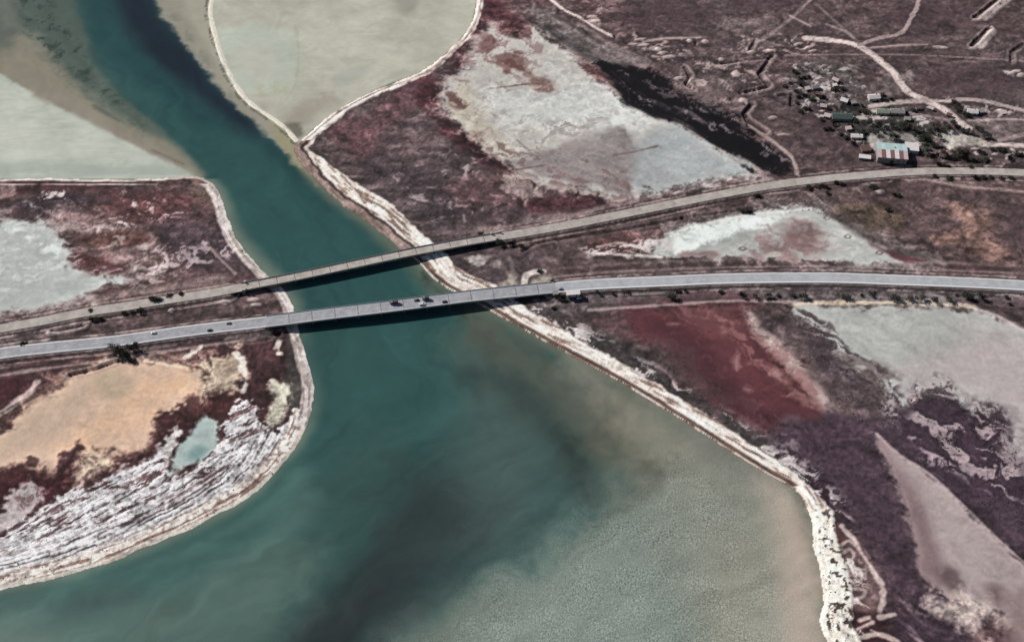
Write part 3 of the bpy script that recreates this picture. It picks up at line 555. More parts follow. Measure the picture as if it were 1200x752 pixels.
trench([(884, 49), (878, 60)], 4, 2.6, 1.2, 1, (160, 142, 136))
for (x_, y_, a_, b_, an) in [(892, 49, 5, 2.2, 40), (902, 60, 8, 2.6, 5), (880, 62, 6, 2, 0), (935, 52, 6, 2.4, 25), (946, 56, 8, 2.2, 22), (952, 60, 6, 2, 20), (808, 48, 3.5, 4, 0), (826, 49, 5, 4.5, 0),
                              (694, 19.5, 7, 2.2, 4), (698, 25, 7, 2.6, 4), (750, 46.5, 7, 2.2, 12), (755, 53, 8, 2.6, 8), (771, 58, 4, 4, 30), (777, 62, 6, 2.2, 15), (783, 67, 8, 3, 8), (845, 70, 3, 3, 0), (862, 87, 5, 6, 0), (870, 118, 6, 5, 0), (905, 138, 5, 2.2, 10),
                              (1099, 55, 6, 2.4, 5), (1106, 56, 5, 2.2, 0), (1182, 86, 7, 3, -40), (1190, 84, 7, 2.6, 20), (1196, 88, 5, 3, 30), (918, 158, 7, 1.6, 0), (1172, 130, 6, 2.6, 10), (1182, 133, 5, 2.4, 20), (1089, 127, 4, 1.6, -40), (795, 92, 7, 3, 20), (1064, 108, 4, 2, 20), (262, 354, 8, 3, 5), (297, 351, 6, 2.6, 5), (300, 357, 6, 2.4, 5), (201, 364, 3.5, 3, 0), (1032, 225, 5, 3.4, -10), (58, 391, 3, 2, 0)]:
    mound(x_, y_, a_, b_, 1.5, an, (186, 168, 160))
for (x_, y_, a_, b_, d_) in [(816, 51, 2.6, 5, 3.2), (940, 55.5, 5, 2.4, 2.8), (686, 22.5, 4, 2.2, 2.6), (751, 49.5, 6, 2.4, 2.6), (721, 43, 2.6, 5, 2.6), (858, 116, 4, 5.5, 2.8), (868, 109, 5, 3, 2.6), (852, 85, 5, 2.6, 2.4), (870, 92, 4, 2.2, 2.2), (918, 69, 4, 2.2, 2.2), (903, 64.5, 6, 1.8, 2.4), (1038, 227, 5, 3.5, 2.0), (1187, 90, 4, 2.4, 2.4), (1178, 134, 4, 2, 2)]:
    mound(x_, y_, a_, b_, -d_, 0, None)
# ditches beside the roads
trench([(613, 295), (626, 288), (640, 284), (700, 275), (766, 264), (800, 257)], 3.6, 1.8, .5, 1, (126, 106, 102)); trench([(800, 257), (850, 250), (890, 244)], 3.2, 1.3, .4, 1, (126, 106, 102))
trench([(62, 388.5), (80, 386), (97, 382)], 3.4, 2.0, .8, -1, (188, 170, 162))
trench([(84, 441), (110, 435), (140, 424)], 3.2, 1.8, .8, 1, (150, 130, 126)); trench([(170, 411), (210, 405), (300, 396)], 2.6, 1.5, .7, 1, (140, 118, 114))
trench([(290, 400), (310, 399), (326, 393)], 4.5, 2.0, 1.2, 1, (140, 126, 122))

# ======================= waters
def PW(px, col, **k): P(px, col, T=CW, **k)
PW([(-700, -400), (40, -400), (66, -60), (84, 0), (100, 66), (133, 110), (173, 143), (195, 162), (213, 177), (230, 194), (240, 206), (236, 212), (-700, 230)], (142, 136, 118), f=7, wa=2, wf='S', curve=False)
PW([(-700, -400), (40, -400), (66, -60), (50, 10), (20, 45), (-60, 60), (-700, 40)], (104, 109, 99), f=18, wa=8, op=.95)
PW([(10, -60), (90, -60), (92, 0), (108, 66), (142, 115), (186, 155), (164, 152), (125, 126), (82, 92), (48, 55), (24, 20)], (80, 93, 84), f=11, wa=7, wf='S', op=.95)
PW([(20, -10), (60, 5), (95, 60), (140, 120), (115, 105), (70, 70), (40, 40)], (50, 60, 56), f=8, wa=6, op=.75, tex=('K', .54, .68))
PW([(-700, -40), (-80, 58), (0, 86), (40, 110), (70, 126), (100, 140), (125, 153), (150, 166), (175, 179), (200, 190), (220, 201), (232, 209), (-700, 235)], (193, 196, 181), f=3.2, wa=1.5, var=.05, curve=False)
PW([(-300, 120), (0, 150), (60, 160), (140, 185), (60, 180), (-300, 170)], (194, 195, 176), f=12, wa=8, wf='H', op=.7); PW([(-300, 185), (0, 188), (150, 196), (200, 204), (-300, 208)], (168, 174, 162), f=6, wa=6, wf='H', op=.7); PW([(-300, 100), (0, 110), (90, 150), (190, 196), (60, 200), (-300, 200)], (172, 178, 164), f=8, wa=3, op=.55, tex=('H', .5, .66)); PW([(-300, 130), (0, 140), (120, 165), (180, 192), (60, 186), (-300, 190)], (203, 205, 190), f=8, wa=3, op=.6, tex=('H', .36, .5))
PW([(40, 112), (100, 141), (200, 190), (236, 206), (190, 182), (120, 140), (80, 112)], (150, 140, 126), f=5, wa=4, wf='S', op=.7)
ST([(178, 176), (196, 184), (215, 192)], 2.2, (110, 102, 92), f=1.6, T=CW, op=.8); ST([(110, 124), (125, 133), (140, 142)], 4, (88, 92, 84), f=3, T=CW, op=.8)
PW([(100, -80), (176, -80), (186, 0), (212, 40), (240, 76), (272, 116), (306, 150), (300, 162), (266, 142), (224, 110), (184, 78), (150, 44), (125, 6)], (29, 38, 48), f=16, op=.95)
PW([(84, -40), (120, -40), (150, 40), (200, 95), (250, 140), (230, 142), (180, 105), (120, 60)], (39, 70, 71), f=14, op=.9)
PW([(300, 150), (345, 188), (372, 216), (440, 270), (420, 268), (360, 220), (310, 175)], (40, 66, 68), f=9, op=.7)
# shallow sand shelf, spit and lagoon
PW([(176, -120), (182, 0), (207, 40), (235, 76), (267, 116), (295, 143), (332, 176), (356, 202), (372, 214), (352, 150), (310, 128), (285, 100), (262, 50), (255, 0), (262, -120)], (156, 151, 134), f=3.4, wa=4, wf='C')
PW([(212, -80), (216, 0), (240, 50), (266, 88), (300, 130), (285, 100), (262, 60), (250, 0), (252, -80)], (176, 171, 152), f=6, op=.75)
PW([(186, 0), (212, 40), (240, 76), (272, 116), (300, 143), (285, 128), (250, 80), (220, 36)], (122, 120, 108), f=6, wa=5, op=.6, tex=('C', .40, .6))
PW([(318, 140), (345, 162), (360, 190), (380, 215), (360, 206), (330, 172)], (164, 156, 120), f=5, wa=3, op=.75)
PW([(258, -300), (248, 0), (253, 45), (275, 98), (310, 133), (336, 155), (352, 165), (375, 146), (440, 106), (500, 81), (545, 41), (560, 0), (610, -300)], (189, 187, 169), f=2.6, var=.05)
PW([(262, 40), (300, 30), (340, 45), (345, 90), (320, 110), (280, 100), (268, 72)], (182, 192, 176), f=12, wa=8, op=.75)
PW([(275, 60), (310, 50), (330, 75), (310, 95), (285, 85)], (197, 192, 176), f=10, op=.7)
PW([(330, 140), (344, 124), (380, 112), (400, 120), (370, 138), (350, 156)], (158, 150, 134), f=11, wa=9, op=.7); PW([(330, 148), (350, 144), (356, 158), (344, 162)], (112, 106, 94), f=4, wa=3, op=.8)
PW([(462, -10), (490, -6), (484, 14), (468, 16)], (158, 153, 138), f=7, op=.8); PW([(440, 100), (470, 80), (510, 60), (500, 78), (470, 92)], (172, 168, 150), f=5, wa=4, op=.7, tex=('C', .45, .6))
PW([(390, 90), (430, 78), (420, 92), (400, 100)], (172, 172, 162), f=5, wa=6, op=.6); PW([(300, 98), (330, 96), (336, 110), (316, 118), (300, 110)], (180, 178, 150), f=4, wa=4, op=.7, tex=('K', .45, .6))
ST([(346, 30), (350, 60), (347, 95), (335, 118)], 3, (174, 172, 150), f=2, wa=2, T=CW, op=.6)
iq = np.nonzero((dsp < 30))[0]
m = smooth(2.2, .8, np.abs(dsp[iq] * np.sign(gsp[iq]) + 4.6 + (nK[iq] - .5) * 6)) * smooth(.42, .56, nK2[iq]); blend(CW, iq, m * .8, (100, 94, 84))
m = smooth(3.4, 2.0, dsp[iq]); blend(CW, iq, m * .9, (206, 200, 183))
# water near the banks
iq = np.nonzero((dW < 34) & (X < 0))[0]; yy = np.interp(Y[iq], [W(0, 690)[1], W(0, 560)[1], W(0, 430)[1], W(0, 380)[1], W(0, 300)[1], W(0, 212)[1]], [7, 7, 9, 9, 12, 7])
blend(CW, iq, smooth(yy * 1.7, 0, dW[iq] + (nC[iq] - .5) * 4) * .75 * (Y[iq] < W(0, 210)[1]), (130, 136, 120))
iq = np.nonzero((dE < 34) & (X > -250))[0]; yy = np.interp(Y[iq], [W(0, 560)[1], W(0, 400)[1], W(0, 345)[1], W(0, 300)[1], W(0, 200)[1]], [9, 8, 18, 13, 8])
blend(CW, iq, smooth(yy * 1.5, 0, dE[iq] + (nC[iq] - .5) * 5) * .72 * (Y[iq] < W(0, 196)[1]), (122, 122, 102))
P([(498, 322), (520, 335), (545, 362), (590, 385), (570, 385), (530, 360), (505, 340)], (74, 84, 74), f=8, wa=6, op=.7, T=CW)
for q in [(497, 322), (500, 327), (545, 372), (552, 380), (575, 388)]:
    P([(q[0] - 4, q[1] - 2), (q[0], q[1] - 3), (q[0] + 4, q[1] + 2), (q[0], q[1] + 3)], (44, 52, 48), f=3, wa=3, op=.7, T=CW)
# wide basin in the south
PW([(350, 390), (560, 390), (600, 480), (560, 560), (420, 560), (365, 480)], (54, 87, 83), f=30, op=.8)
PW([(545, 372), (600, 390), (700, 440), (850, 530), (930, 585), (960, 640), (985, 1000), (380, 1000), (470, 752), (600, 690), (690, 620), (700, 570), (650, 520), (600, 470), (560, 420)], (97, 99, 87), f=36, wa=14, wf='B')
PW([(560, 390), (620, 410), (700, 460), (680, 500), (620, 470), (575, 430)], (78, 86, 77), f=16, wa=8, op=.8)
PW([(548, 440), (585, 436), (640, 475), (690, 540), (700, 590), (680, 590), (650, 530), (600, 480)], (48, 60, 57), f=14, wa=6, op=.85)
PW([(560, 440), (620, 490), (650, 560), (640, 620), (580, 660), (520, 640), (520, 560)], (76, 92, 87), f=28, op=.85)
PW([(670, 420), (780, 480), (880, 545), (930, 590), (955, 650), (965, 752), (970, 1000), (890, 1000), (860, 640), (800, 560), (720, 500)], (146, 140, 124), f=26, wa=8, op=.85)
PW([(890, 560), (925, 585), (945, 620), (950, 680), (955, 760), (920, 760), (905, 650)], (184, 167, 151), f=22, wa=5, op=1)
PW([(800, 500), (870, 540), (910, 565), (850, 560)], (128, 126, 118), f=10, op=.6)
PW([(430, 780), (500, 735), (570, 690), (640, 645), (720, 595), (800, 560), (880, 575), (915, 640), (925, 700), (935, 900), (380, 900)], (134, 144, 133), f=34, wa=12, wf='B', op=.9)  # paler tone of the sun glitter, painted into the water colour
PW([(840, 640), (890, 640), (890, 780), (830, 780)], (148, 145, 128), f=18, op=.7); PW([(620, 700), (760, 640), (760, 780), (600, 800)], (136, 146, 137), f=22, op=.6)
iq = sel(WP([(380, 900), (960, 500)]), 30)
sdr = sdf(WP([(400, 800), (500, 735), (570, 690), (640, 645), (720, 585), (800, 535), (900, 560), (925, 640), (930, 1000), (380, 1000)]), X[iq], Y[iq]); RIP_GLINT[iq] = smooth(-45, 60, sdr + (nB[iq] - .5) * 40)  # mask for the ripple bump and the painted glitter flecks
PW([(510, 585), (525, 640), (465, 700), (410, 760), (350, 860), (300, 860), (370, 730), (440, 640)], (46, 53, 54), f=26, wa=8, op=.5)
PW([(480, 545), (525, 560), (560, 600), (550, 650), (490, 700), (430, 752), (380, 860), (290, 860), (340, 740), (400, 670), (440, 600)], (54, 64, 62), f=30, wa=10, op=.8)
PW([(450, 660), (490, 680), (430, 752), (370, 860), (290, 860), (340, 760), (400, 700)], (45, 52, 53), f=24, wa=6, op=.75)
PW([(360, 560), (440, 500), (480, 540), (440, 620), (360, 680), (300, 700), (250, 690), (300, 640)], (62, 84, 79), f=26, wa=8, op=.6)
PW([(330, 540), (420, 500), (440, 520), (380, 560), (330, 580)], (56, 86, 82), f=16, op=.6)
PW([(-200, 800), (0, 705), (110, 700), (220, 665), (310, 615), (350, 570), (375, 585), (330, 650), (230, 720), (100, 800), (-200, 1000)], (78, 106, 99), f=18, op=.9)
PW([(150, 730), (230, 690), (330, 640), (380, 660), (330, 752), (300, 900), (100, 900)], (86, 106, 97), f=25, wa=8, op=.85)
PW([(60, 712), (110, 692), (160, 690), (170, 702), (120, 716), (70, 722)], (66, 84, 80), f=12, wa=5, op=.85); PW([(170, 664), (210, 658), (242, 646), (236, 654), (200, 668), (172, 670)], (58, 80, 76), f=5, wa=3, op=.8)
PW([(0, 700), (100, 674), (200, 640), (300, 590), (345, 545), (360, 560), (310, 610), (210, 660), (110, 692), (-80, 740), (-200, 770)], (84, 116, 107), f=14, op=.75)
PW([(-200, 790), (0, 725), (60, 730), (100, 752), (60, 900), (-200, 1000)], (98, 119, 109), f=20, op=.9)
PW([(120, 720), (180, 712), (190, 740), (120, 752)], (92, 115, 105), f=16, op=.6)
fl1 = fbm(X + (nB - .5) * 60, Y + (nB2 - .5) * 60, 10, 4, 111, stretch=7, ang=math.radians(-62)); fl2 = fbm(X + (nB - .5) * 80, Y, 13, 4, 117, stretch=6, ang=math.radians(35))
south = smooth(W(0, 420)[1], W(0, 560)[1], Y)
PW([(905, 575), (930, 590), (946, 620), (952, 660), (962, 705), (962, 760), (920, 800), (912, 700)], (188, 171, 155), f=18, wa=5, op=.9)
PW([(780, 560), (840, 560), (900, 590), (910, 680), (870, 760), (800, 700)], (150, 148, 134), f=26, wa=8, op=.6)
fade = np.interp(CW.mean(1), [110, 165], [1, .3]); fl1 = .5 + (fl1 - .5) * fade; fl2 = .5 + (fl2 - .5) * fade
CW *= (1 + .08 * (nB2 - .5) + .05 * (nC - .5) + .20 * (fl1 - .5) * (1 - south) + .30 * (fl2 - .5) * south + .05 * (nK2 - .5))[:, None]

# ------------------------------------------------------------------ roads: centre lines with heights, embankments
def road3(pts, zs):
    """pts: photo pixels of the carriageway centre, zs: (px, height) profile"""
    zx = [q[0] for q in zs]; zz = [q[1] for q in zs]; c = catmull(pts, 6)
    z = np.interp(c[:, 0], zx, zz); k = np.ones(9) / 9
    z = np.convolve(np.pad(z, 4, mode='edge'), k, 'valid')
    x, y = W(c[:, 0], c[:, 1], z); p = np.stack([x, y, z], 1)
    seg = np.r_[0, np.cumsum(np.linalg.norm(np.diff(p[:, :2], axis=0), axis=1))]
    n = int(seg[-1] / 4); t = np.linspace(0, seg[-1], n)
    return np.stack([np.interp(t, seg, p[:, i]) for i in range(3)] + [np.interp(t, seg, c[:, 0])], 1)

OLD = road3([(-400, 464), (-120, 409), (0, 385), (50, 376), (100, 366), (150, 358.5), (200, 350.5), (250, 343), (283, 336.5), (350, 323.5), (416, 309.5), (483, 295.5), (550, 283), (600, 275), (650, 266.5), (700, 257), (766, 243.5), (833, 230), (900, 218), (966, 209.5), (1000, 206.5), (1066, 201.5), (1133, 200.5), (1200, 202.5), (1330, 210), (1600, 235)],
            [(-400, 2.4), (0, 2.6), (200, 3.6), (290, 4.9), (420, 5.9), (540, 5.2), (640, 3.8), (900, 2.8), (1600, 2.2)])
HWY = road3([(-400, 474), (-120, 433), (0, 414), (60, 407), (135, 399.5), (210, 389), (250, 384), (316, 376.5), (383, 368), (450, 360), (516, 351.5), (566, 345.5), (640, 338), (690, 333.5), (740, 331), (790, 329), (833, 327), (900, 325.5), (966, 325.3), (1000, 326), (1066, 328.5), (1133, 331), (1200, 334.5), (1330, 343), (1600, 368)],
            [(-400, 2.6), (0, 3.0), (200, 4.2), (310, 5.8), (470, 7.4), (600, 6.4), (680, 4.7), (900, 3.2), (1600, 2.6)])
OLD_A, OLD_B = 282.0, 584.0        # bridge ends (photo columns)
HWY_A, HWY_B = 308.0, 648.0
def embank(R, a, b, hw, soil, slope):
    for part in (R[R[:, 3] < a], R[R[:, 3] > b]):
        idx = np.nonzero((X > part[:, 0].min() - 30) & (X < part[:, 0].max() + 30) & (Y > part[:, 1].min() - 30) & (Y < part[:, 1].max() + 30))[0]
        q = part[::3]; d2 = np.full(len(idx), 1e9); zz = np.zeros(len(idx))
        for i in range(len(q) - 1):
            ax, ay = q[i, 0], q[i, 1]; ex, ey = q[i + 1, 0] - ax, q[i + 1, 1] - ay
            near = np.nonzero((np.abs(X[idx] - ax - ex / 2) < 45) & (np.abs(Y[idx] - ay - ey / 2) < 45))[0]
            if len(near) == 0: continue
            xx = X[idx[near]] - ax; yy_ = Y[idx[near]] - ay
            t = np.clip((xx * ex + yy_ * ey) / (ex * ex + ey * ey), 0, 1); r = np.hypot(xx - t * ex, yy_ - t * ey)
            bb = r < d2[near]; d2[near] = np.where(bb, r, d2[near]); zz[near] = np.where(bb, q[i, 2] + t * (q[i + 1, 2] - q[i, 2]), zz[near])
        h = zz - .35 - np.maximum(0, d2 - hw) * slope + (nD[idx] - .5) * .25 * (d2 > hw + .5)
        up = (d2 < 30) & (h > Z[idx]); m = smooth(hw + 9, hw + 1, d2) * (d2 < 30) * up
        Z[idx] = np.where(up, h, Z[idx])
        low = d2 < hw + .3; Z[idx] = np.where(low, np.minimum(Z[idx], zz - .35), Z[idx])
        c_ = np.array(soil) * (1 + .4 * (nSH[idx] - .5) + .3 * (nD[idx] - .5))[:, None]
        C[idx] = C[idx] * (1 - .7 * m[:, None]) + c_ * .7 * m[:, None]
        sh = smooth(hw + 2.2, hw + 1.0, d2) * .6; blend(C, idx, sh, (150, 136, 130))
        o_ = d2 - hw + (nK[idx] - .5) * 1.6
        blend(C, idx, smooth(.9, .3, np.abs(o_ - 2.4)) * .6, (70, 58, 58)); blend(C, idx, smooth(1.6, .6, np.abs(o_ - 4.9)) * smooth(.42, .58, nK2[idx]) * .7, (158, 140, 134)); blend(C, idx, smooth(1.0, .4, np.abs(o_ - 7.4)) * smooth(.46, .58, nSH[idx]) * .6, (76, 62, 63))
        REG[idx[(d2 < hw + 4) & up]] = 0
embank(OLD, OLD_A, OLD_B, 5.3, (112, 90, 86), .55); embank(HWY, HWY_A, HWY_B, 6.6, (106, 90, 90), .5)

g_ = C.mean(1, keepdims=True); C[:] = g_ + (C - g_) * .97
gr = np.where(WET > .2, .10, .44) * smooth(-2, 3, s_land); C *= (1 + gr * (nK - .5) + gr * .5 * (nK3 - .5) + gr * .35 * (nE - .5))[:, None]
def boxblur(A, k):
    A = A.reshape(NR, NC, -1)
    for ax in (0, 1):
        pad = [(0, 0)] * 3; pad[ax] = (k + 1, k); c = np.cumsum(np.pad(A, pad, mode='edge'), axis=ax)
        n = A.shape[ax]; A = (np.take(c, range(2 * k + 1, 2 * k + 1 + n), axis=ax) - np.take(c, range(0, n), axis=ax)) / (2 * k + 1)
    return A.reshape(N, -1)
lm = C.mean(1, keepdims=True); d1 = lm - boxblur(boxblur(lm, 2), 2); d2_ = lm - boxblur(boxblur(lm, 12), 12)
C *= np.clip((lm + np.clip(.6 * d1, -11, 11) + np.clip(.25 * d2_, -9, 9)) / np.maximum(lm, 1), .55, 1.5)
LUM = C @ np.array([.3, .55, .15]); C *= (np.interp(LUM, [0, 60, 100, 140, 180, 212, 240], [0, 52, 90, 139, 185, 228, 255]) / np.maximum(LUM, 1))[:, None]
# ------------------------------------------------------------------ materials
def lin(c):
    c = np.asarray(c, float) / 255.0; return np.where(c <= .04045, c / 12.92, ((c + .055) / 1.055) ** 2.4)
KEXP = np.array([1.13, 1.115, 1.09])          # display colour -> base colour under this sun and sky
def alb(c): return np.clip(lin(np.clip(c, 0, 255)) / KEXP, 0, .85)

def nodes_of(name):
    m = bpy.data.materials.new(name); m.use_nodes = True; nt = m.node_tree
    return m, nt, nt.nodes['Principled BSDF']
def nn(nt, typ, **kw):
    n = nt.nodes.new(typ)
    for k, v in kw.items():
        if k in n.inputs: n.inputs[k].default_value = v
        else: setattr(n, k, v)
    return n
def mixc(nt, fac, a, b, mode='MIX'):
    n = nt.nodes.new('ShaderNodeMix'); n.data_type = 'RGBA'; n.blend_type = mode
    for s_, v in ((0, fac), (6, a), (7, b)):
        if isinstance(v, (float, int)): n.inputs[s_].default_value = v
        elif isinstance(v, (tuple, list)): n.inputs[s_].default_value = (*v[:3], 1)
        else: nt.links.new(v, n.inputs[s_])
    return n.outputs[2]
def ramp(nt, src, lo, hi, a=0.0, b=1.0):
    n = nt.nodes.new('ShaderNodeMapRange'); n.inputs[1].default_value = lo; n.inputs[2].default_value = hi; n.inputs[3].default_value = a; n.inputs[4].default_value = b
    nt.links.new(src, n.inputs[0]); return n.outputs[0]
def geo_pos(nt, sc=(1, 1, 1)):
    g = nt.nodes.new('ShaderNodeNewGeometry'); mp = nt.nodes.new('ShaderNodeMapping'); mp.inputs['Scale'].default_value = sc
    nt.links.new(g.outputs['Position'], mp.inputs['Vector']); return mp.outputs[0]

def soil_material():
    m, nt, b = nodes_of('soil_and_salt')
    a = nn(nt, 'ShaderNodeAttribute', attribute_name='soil'); w = nn(nt, 'ShaderNodeAttribute', attribute_name='wet')
    p = geo_pos(nt)
    n1 = nn(nt, 'ShaderNodeTexNoise', Scale=.9, Detail=3.0, Roughness=.65); nt.links.new(p, n1.inputs['Vector'])
    n2 = nn(nt, 'ShaderNodeTexNoise', Scale=.28, Detail=4.0, Roughness=.6); nt.links.new(p, n2.inputs['Vector'])
    f1 = ramp(nt, n1.outputs[0], .3, .7, .82, 1.18); f2 = ramp(nt, n2.outputs[0], .3, .7, .88, 1.12)
    mu = nt.nodes.new('ShaderNodeMath'); mu.operation = 'MULTIPLY'; nt.links.new(f1, mu.inputs[0]); nt.links.new(f2, mu.inputs[1])
    # wet pans are smoother and less grainy
    dm = nt.nodes.new('ShaderNodeMix'); nt.links.new(ramp(nt, w.outputs['Fac'], 0, .4), dm.inputs[0]); nt.links.new(mu.outputs[0], dm.inputs[2]); dm.inputs[3].default_value = 1.0
    vm = nt.nodes.new('ShaderNodeVectorMath'); vm.operation = 'SCALE'; nt.links.new(a.outputs['Color'], vm.inputs[0]); nt.links.new(dm.outputs[0], vm.inputs['Scale'])
    nt.links.new(vm.outputs[0], b.inputs['Base Color'])
    nt.links.new(ramp(nt, w.outputs['Fac'], 0, 1, .95, .5), b.inputs['Roughness']); b.inputs['Specular IOR Level'].default_value = .2
    bp = nn(nt, 'ShaderNodeBump', Strength=.35, Distance=.5); nt.links.new(n1.outputs[0], bp.inputs['Height']); nt.links.new(bp.outputs[0], b.inputs['Normal'])
    return m
def water_material():
    m, nt, b = nodes_of('turbid_water')
    a = nn(nt, 'ShaderNodeAttribute', attribute_name='soil'); r = nn(nt, 'ShaderNodeAttribute', attribute_name='wet')
    p = geo_pos(nt, (1, .8, 1))
    n1 = nn(nt, 'ShaderNodeTexNoise', Scale=.62, Detail=2.5, Roughness=.65, Distortion=.3); nt.links.new(p, n1.inputs['Vector'])
    n2 = nn(nt, 'ShaderNodeTexNoise', Scale=.05, Detail=3.0); nt.links.new(p, n2.inputs['Vector'])
    n3 = nn(nt, 'ShaderNodeTexNoise', Scale=.75, Detail=2.0, Roughness=.7, Distortion=.6); nt.links.new(p, n3.inputs['Vector'])
    fl = ramp(nt, n3.outputs[0], .34, .68, .60, 1.60); mx = nt.nodes.new('ShaderNodeMix'); am = nt.nodes.new('ShaderNodeMath'); am.operation = 'MULTIPLY'; am.use_clamp = True; nt.links.new(r.outputs['Fac'], am.inputs[0]); nt.links.new(ramp(nt, n2.outputs[0], .32, .66, .35, 1.25), am.inputs[1]); nt.links.new(am.outputs[0], mx.inputs[0]); mx.inputs[2].default_value = 1.0; nt.links.new(fl, mx.inputs[3])  # sun glitter painted as bright and dark flecks in the base colour
    sc_ = nt.nodes.new('ShaderNodeVectorMath'); sc_.operation = 'SCALE'; nt.links.new(a.outputs['Color'], sc_.inputs[0]); nt.links.new(mx.outputs[0], sc_.inputs['Scale'])
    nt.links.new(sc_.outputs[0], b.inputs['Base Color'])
    b.inputs['Roughness'].default_value = .32; b.inputs['Specular IOR Level'].default_value = .25; b.inputs['IOR'].default_value = 1.33
    st = nt.nodes.new('ShaderNodeMath'); st.operation = 'MULTIPLY_ADD'; nt.links.new(r.outputs['Fac'], st.inputs[0]); st.inputs[1].default_value = .30; st.inputs[2].default_value = .035
    md = nt.nodes.new('ShaderNodeMath'); md.operation = 'MULTIPLY'; nt.links.new(st.outputs[0], md.inputs[0]); nt.links.new(ramp(nt, n2.outputs[0], .3, .65, .55, 1.15), md.inputs[1])
    bp = nn(nt, 'ShaderNodeBump', Distance=1.3); nt.links.new(md.outputs[0], bp.inputs['Strength']); nt.links.new(n1.outputs[0], bp.inputs['Height']); nt.links.new(bp.outputs[0], b.inputs['Normal'])
    return m
def mat(name, col, rough=.8, var=.18, sc=.6, metal=0.0, bump=.0, spec=.3, col2=None, sc2=None):
    """noise-mottled paint / concrete / metal; col is the display colour in sun"""
    m, nt, b = nodes_of(name); c = alb(np.array(col)); p = geo_pos(nt)
    n1 = nn(nt, 'ShaderNodeTexNoise', Scale=sc, Detail=5.0, Roughness=.65); nt.links.new(p, n1.inputs['Vector'])
    d = alb(np.array(col2)) if col2 is not None else c * (1 - 2 * var)
    nt.links.new(mixc(nt, ramp(nt, n1.outputs[0], .30, .72), tuple(d), tuple(np.clip(c * (1 + var * .5), 0, .85))), b.inputs['Base Color'])
    b.inputs['Roughness'].default_value = rough; b.inputs['Metallic'].default_value = metal; b.inputs['Specular IOR Level'].default_value = spec
    if bump:
        bp = nn(nt, 'ShaderNodeBump', Strength=bump, Distance=.1); nt.links.new(n1.outputs[0], bp.inputs['Height']); nt.links.new(bp.outputs[0], b.inputs['Normal'])
    return m
M_SOIL = soil_material(); M_WATER = water_material()

# ------------------------------------------------------------------ ground and water meshes
def grid_mesh(name, faces, zz, cols, extra, material, kind='structure', label=None):
    used = np.unique(faces); remap = np.full(N, -1, np.int64); remap[used] = np.arange(len(used)); f = remap[faces]
    me = bpy.data.meshes.new(name); nv, nf = len(used), len(f)
    me.vertices.add(nv); me.loops.add(nf * 4); me.polygons.add(nf)
    co = np.stack([X[used], Y[used], zz[used]], 1).astype(np.float32)
    me.vertices.foreach_set('co', co.ravel()); me.loops.foreach_set('vertex_index', f.ravel().astype(np.int32))
    me.polygons.foreach_set('loop_start', np.arange(0, nf * 4, 4, dtype=np.int32))
    me.update(calc_edges=True)
    me.polygons.foreach_set('use_smooth', np.ones(nf, bool))
    at = me.attributes.new('soil', 'FLOAT_COLOR', 'POINT')
    c4 = np.ones((nv, 4), np.float32); c4[:, :3] = alb(cols[used]); at.data.foreach_set('color', c4.ravel())
    aw = me.attributes.new('wet', 'FLOAT', 'POINT'); aw.data.foreach_set('value', extra[used].astype(np.float32))
    me.materials.append(material); o = bpy.data.objects.new(name, me); COL.objects.link(o)
    o['kind'] = kind
    if label: o['label'] = label
    return o
ii = np.arange(NR - 1)[:, None] * NC + np.arange(NC - 1)[None, :]
QUADS = np.stack([ii, ii + 1, ii + NC + 1, ii + NC], -1).reshape(-1, 4)
# far skirt stays plain
fr = REG[QUADS[:, 0]]
for k, (nm, lab, cat_) in REGN.items():
    fq = QUADS[fr == k]
    if len(fq) < 20: continue
    o = grid_mesh(nm, fq, Z, C, WET, M_SOIL, label=lab)
wq = QUADS[(Z[QUADS].min(1) < .16) & (s_all[QUADS].max(1) < 14)]
water = grid_mesh('water', wq, np.zeros(N), CW, RIP_GLINT, M_WATER, label='teal strait widening into a grey-green shallow basin')

def gz(x, y):
    """height of the ground at x,y (nearest grid vertices)"""
    r = np.clip(np.searchsorted(YR, y) , 1, NR - 1); r = r if abs(YR[r] - y) < abs(YR[r - 1] - y) else r - 1
    c = np.clip(np.searchsorted(UX, x / TR[r]), 1, NC - 1)
    return float(min(Z[r * NC + c], Z[r * NC + c - 1]))
def spot(px, py):
    x, y = W(px, py, 1.2); z = gz(float(x), float(y)); x, y = W(px, py, z); return float(x), float(y), z
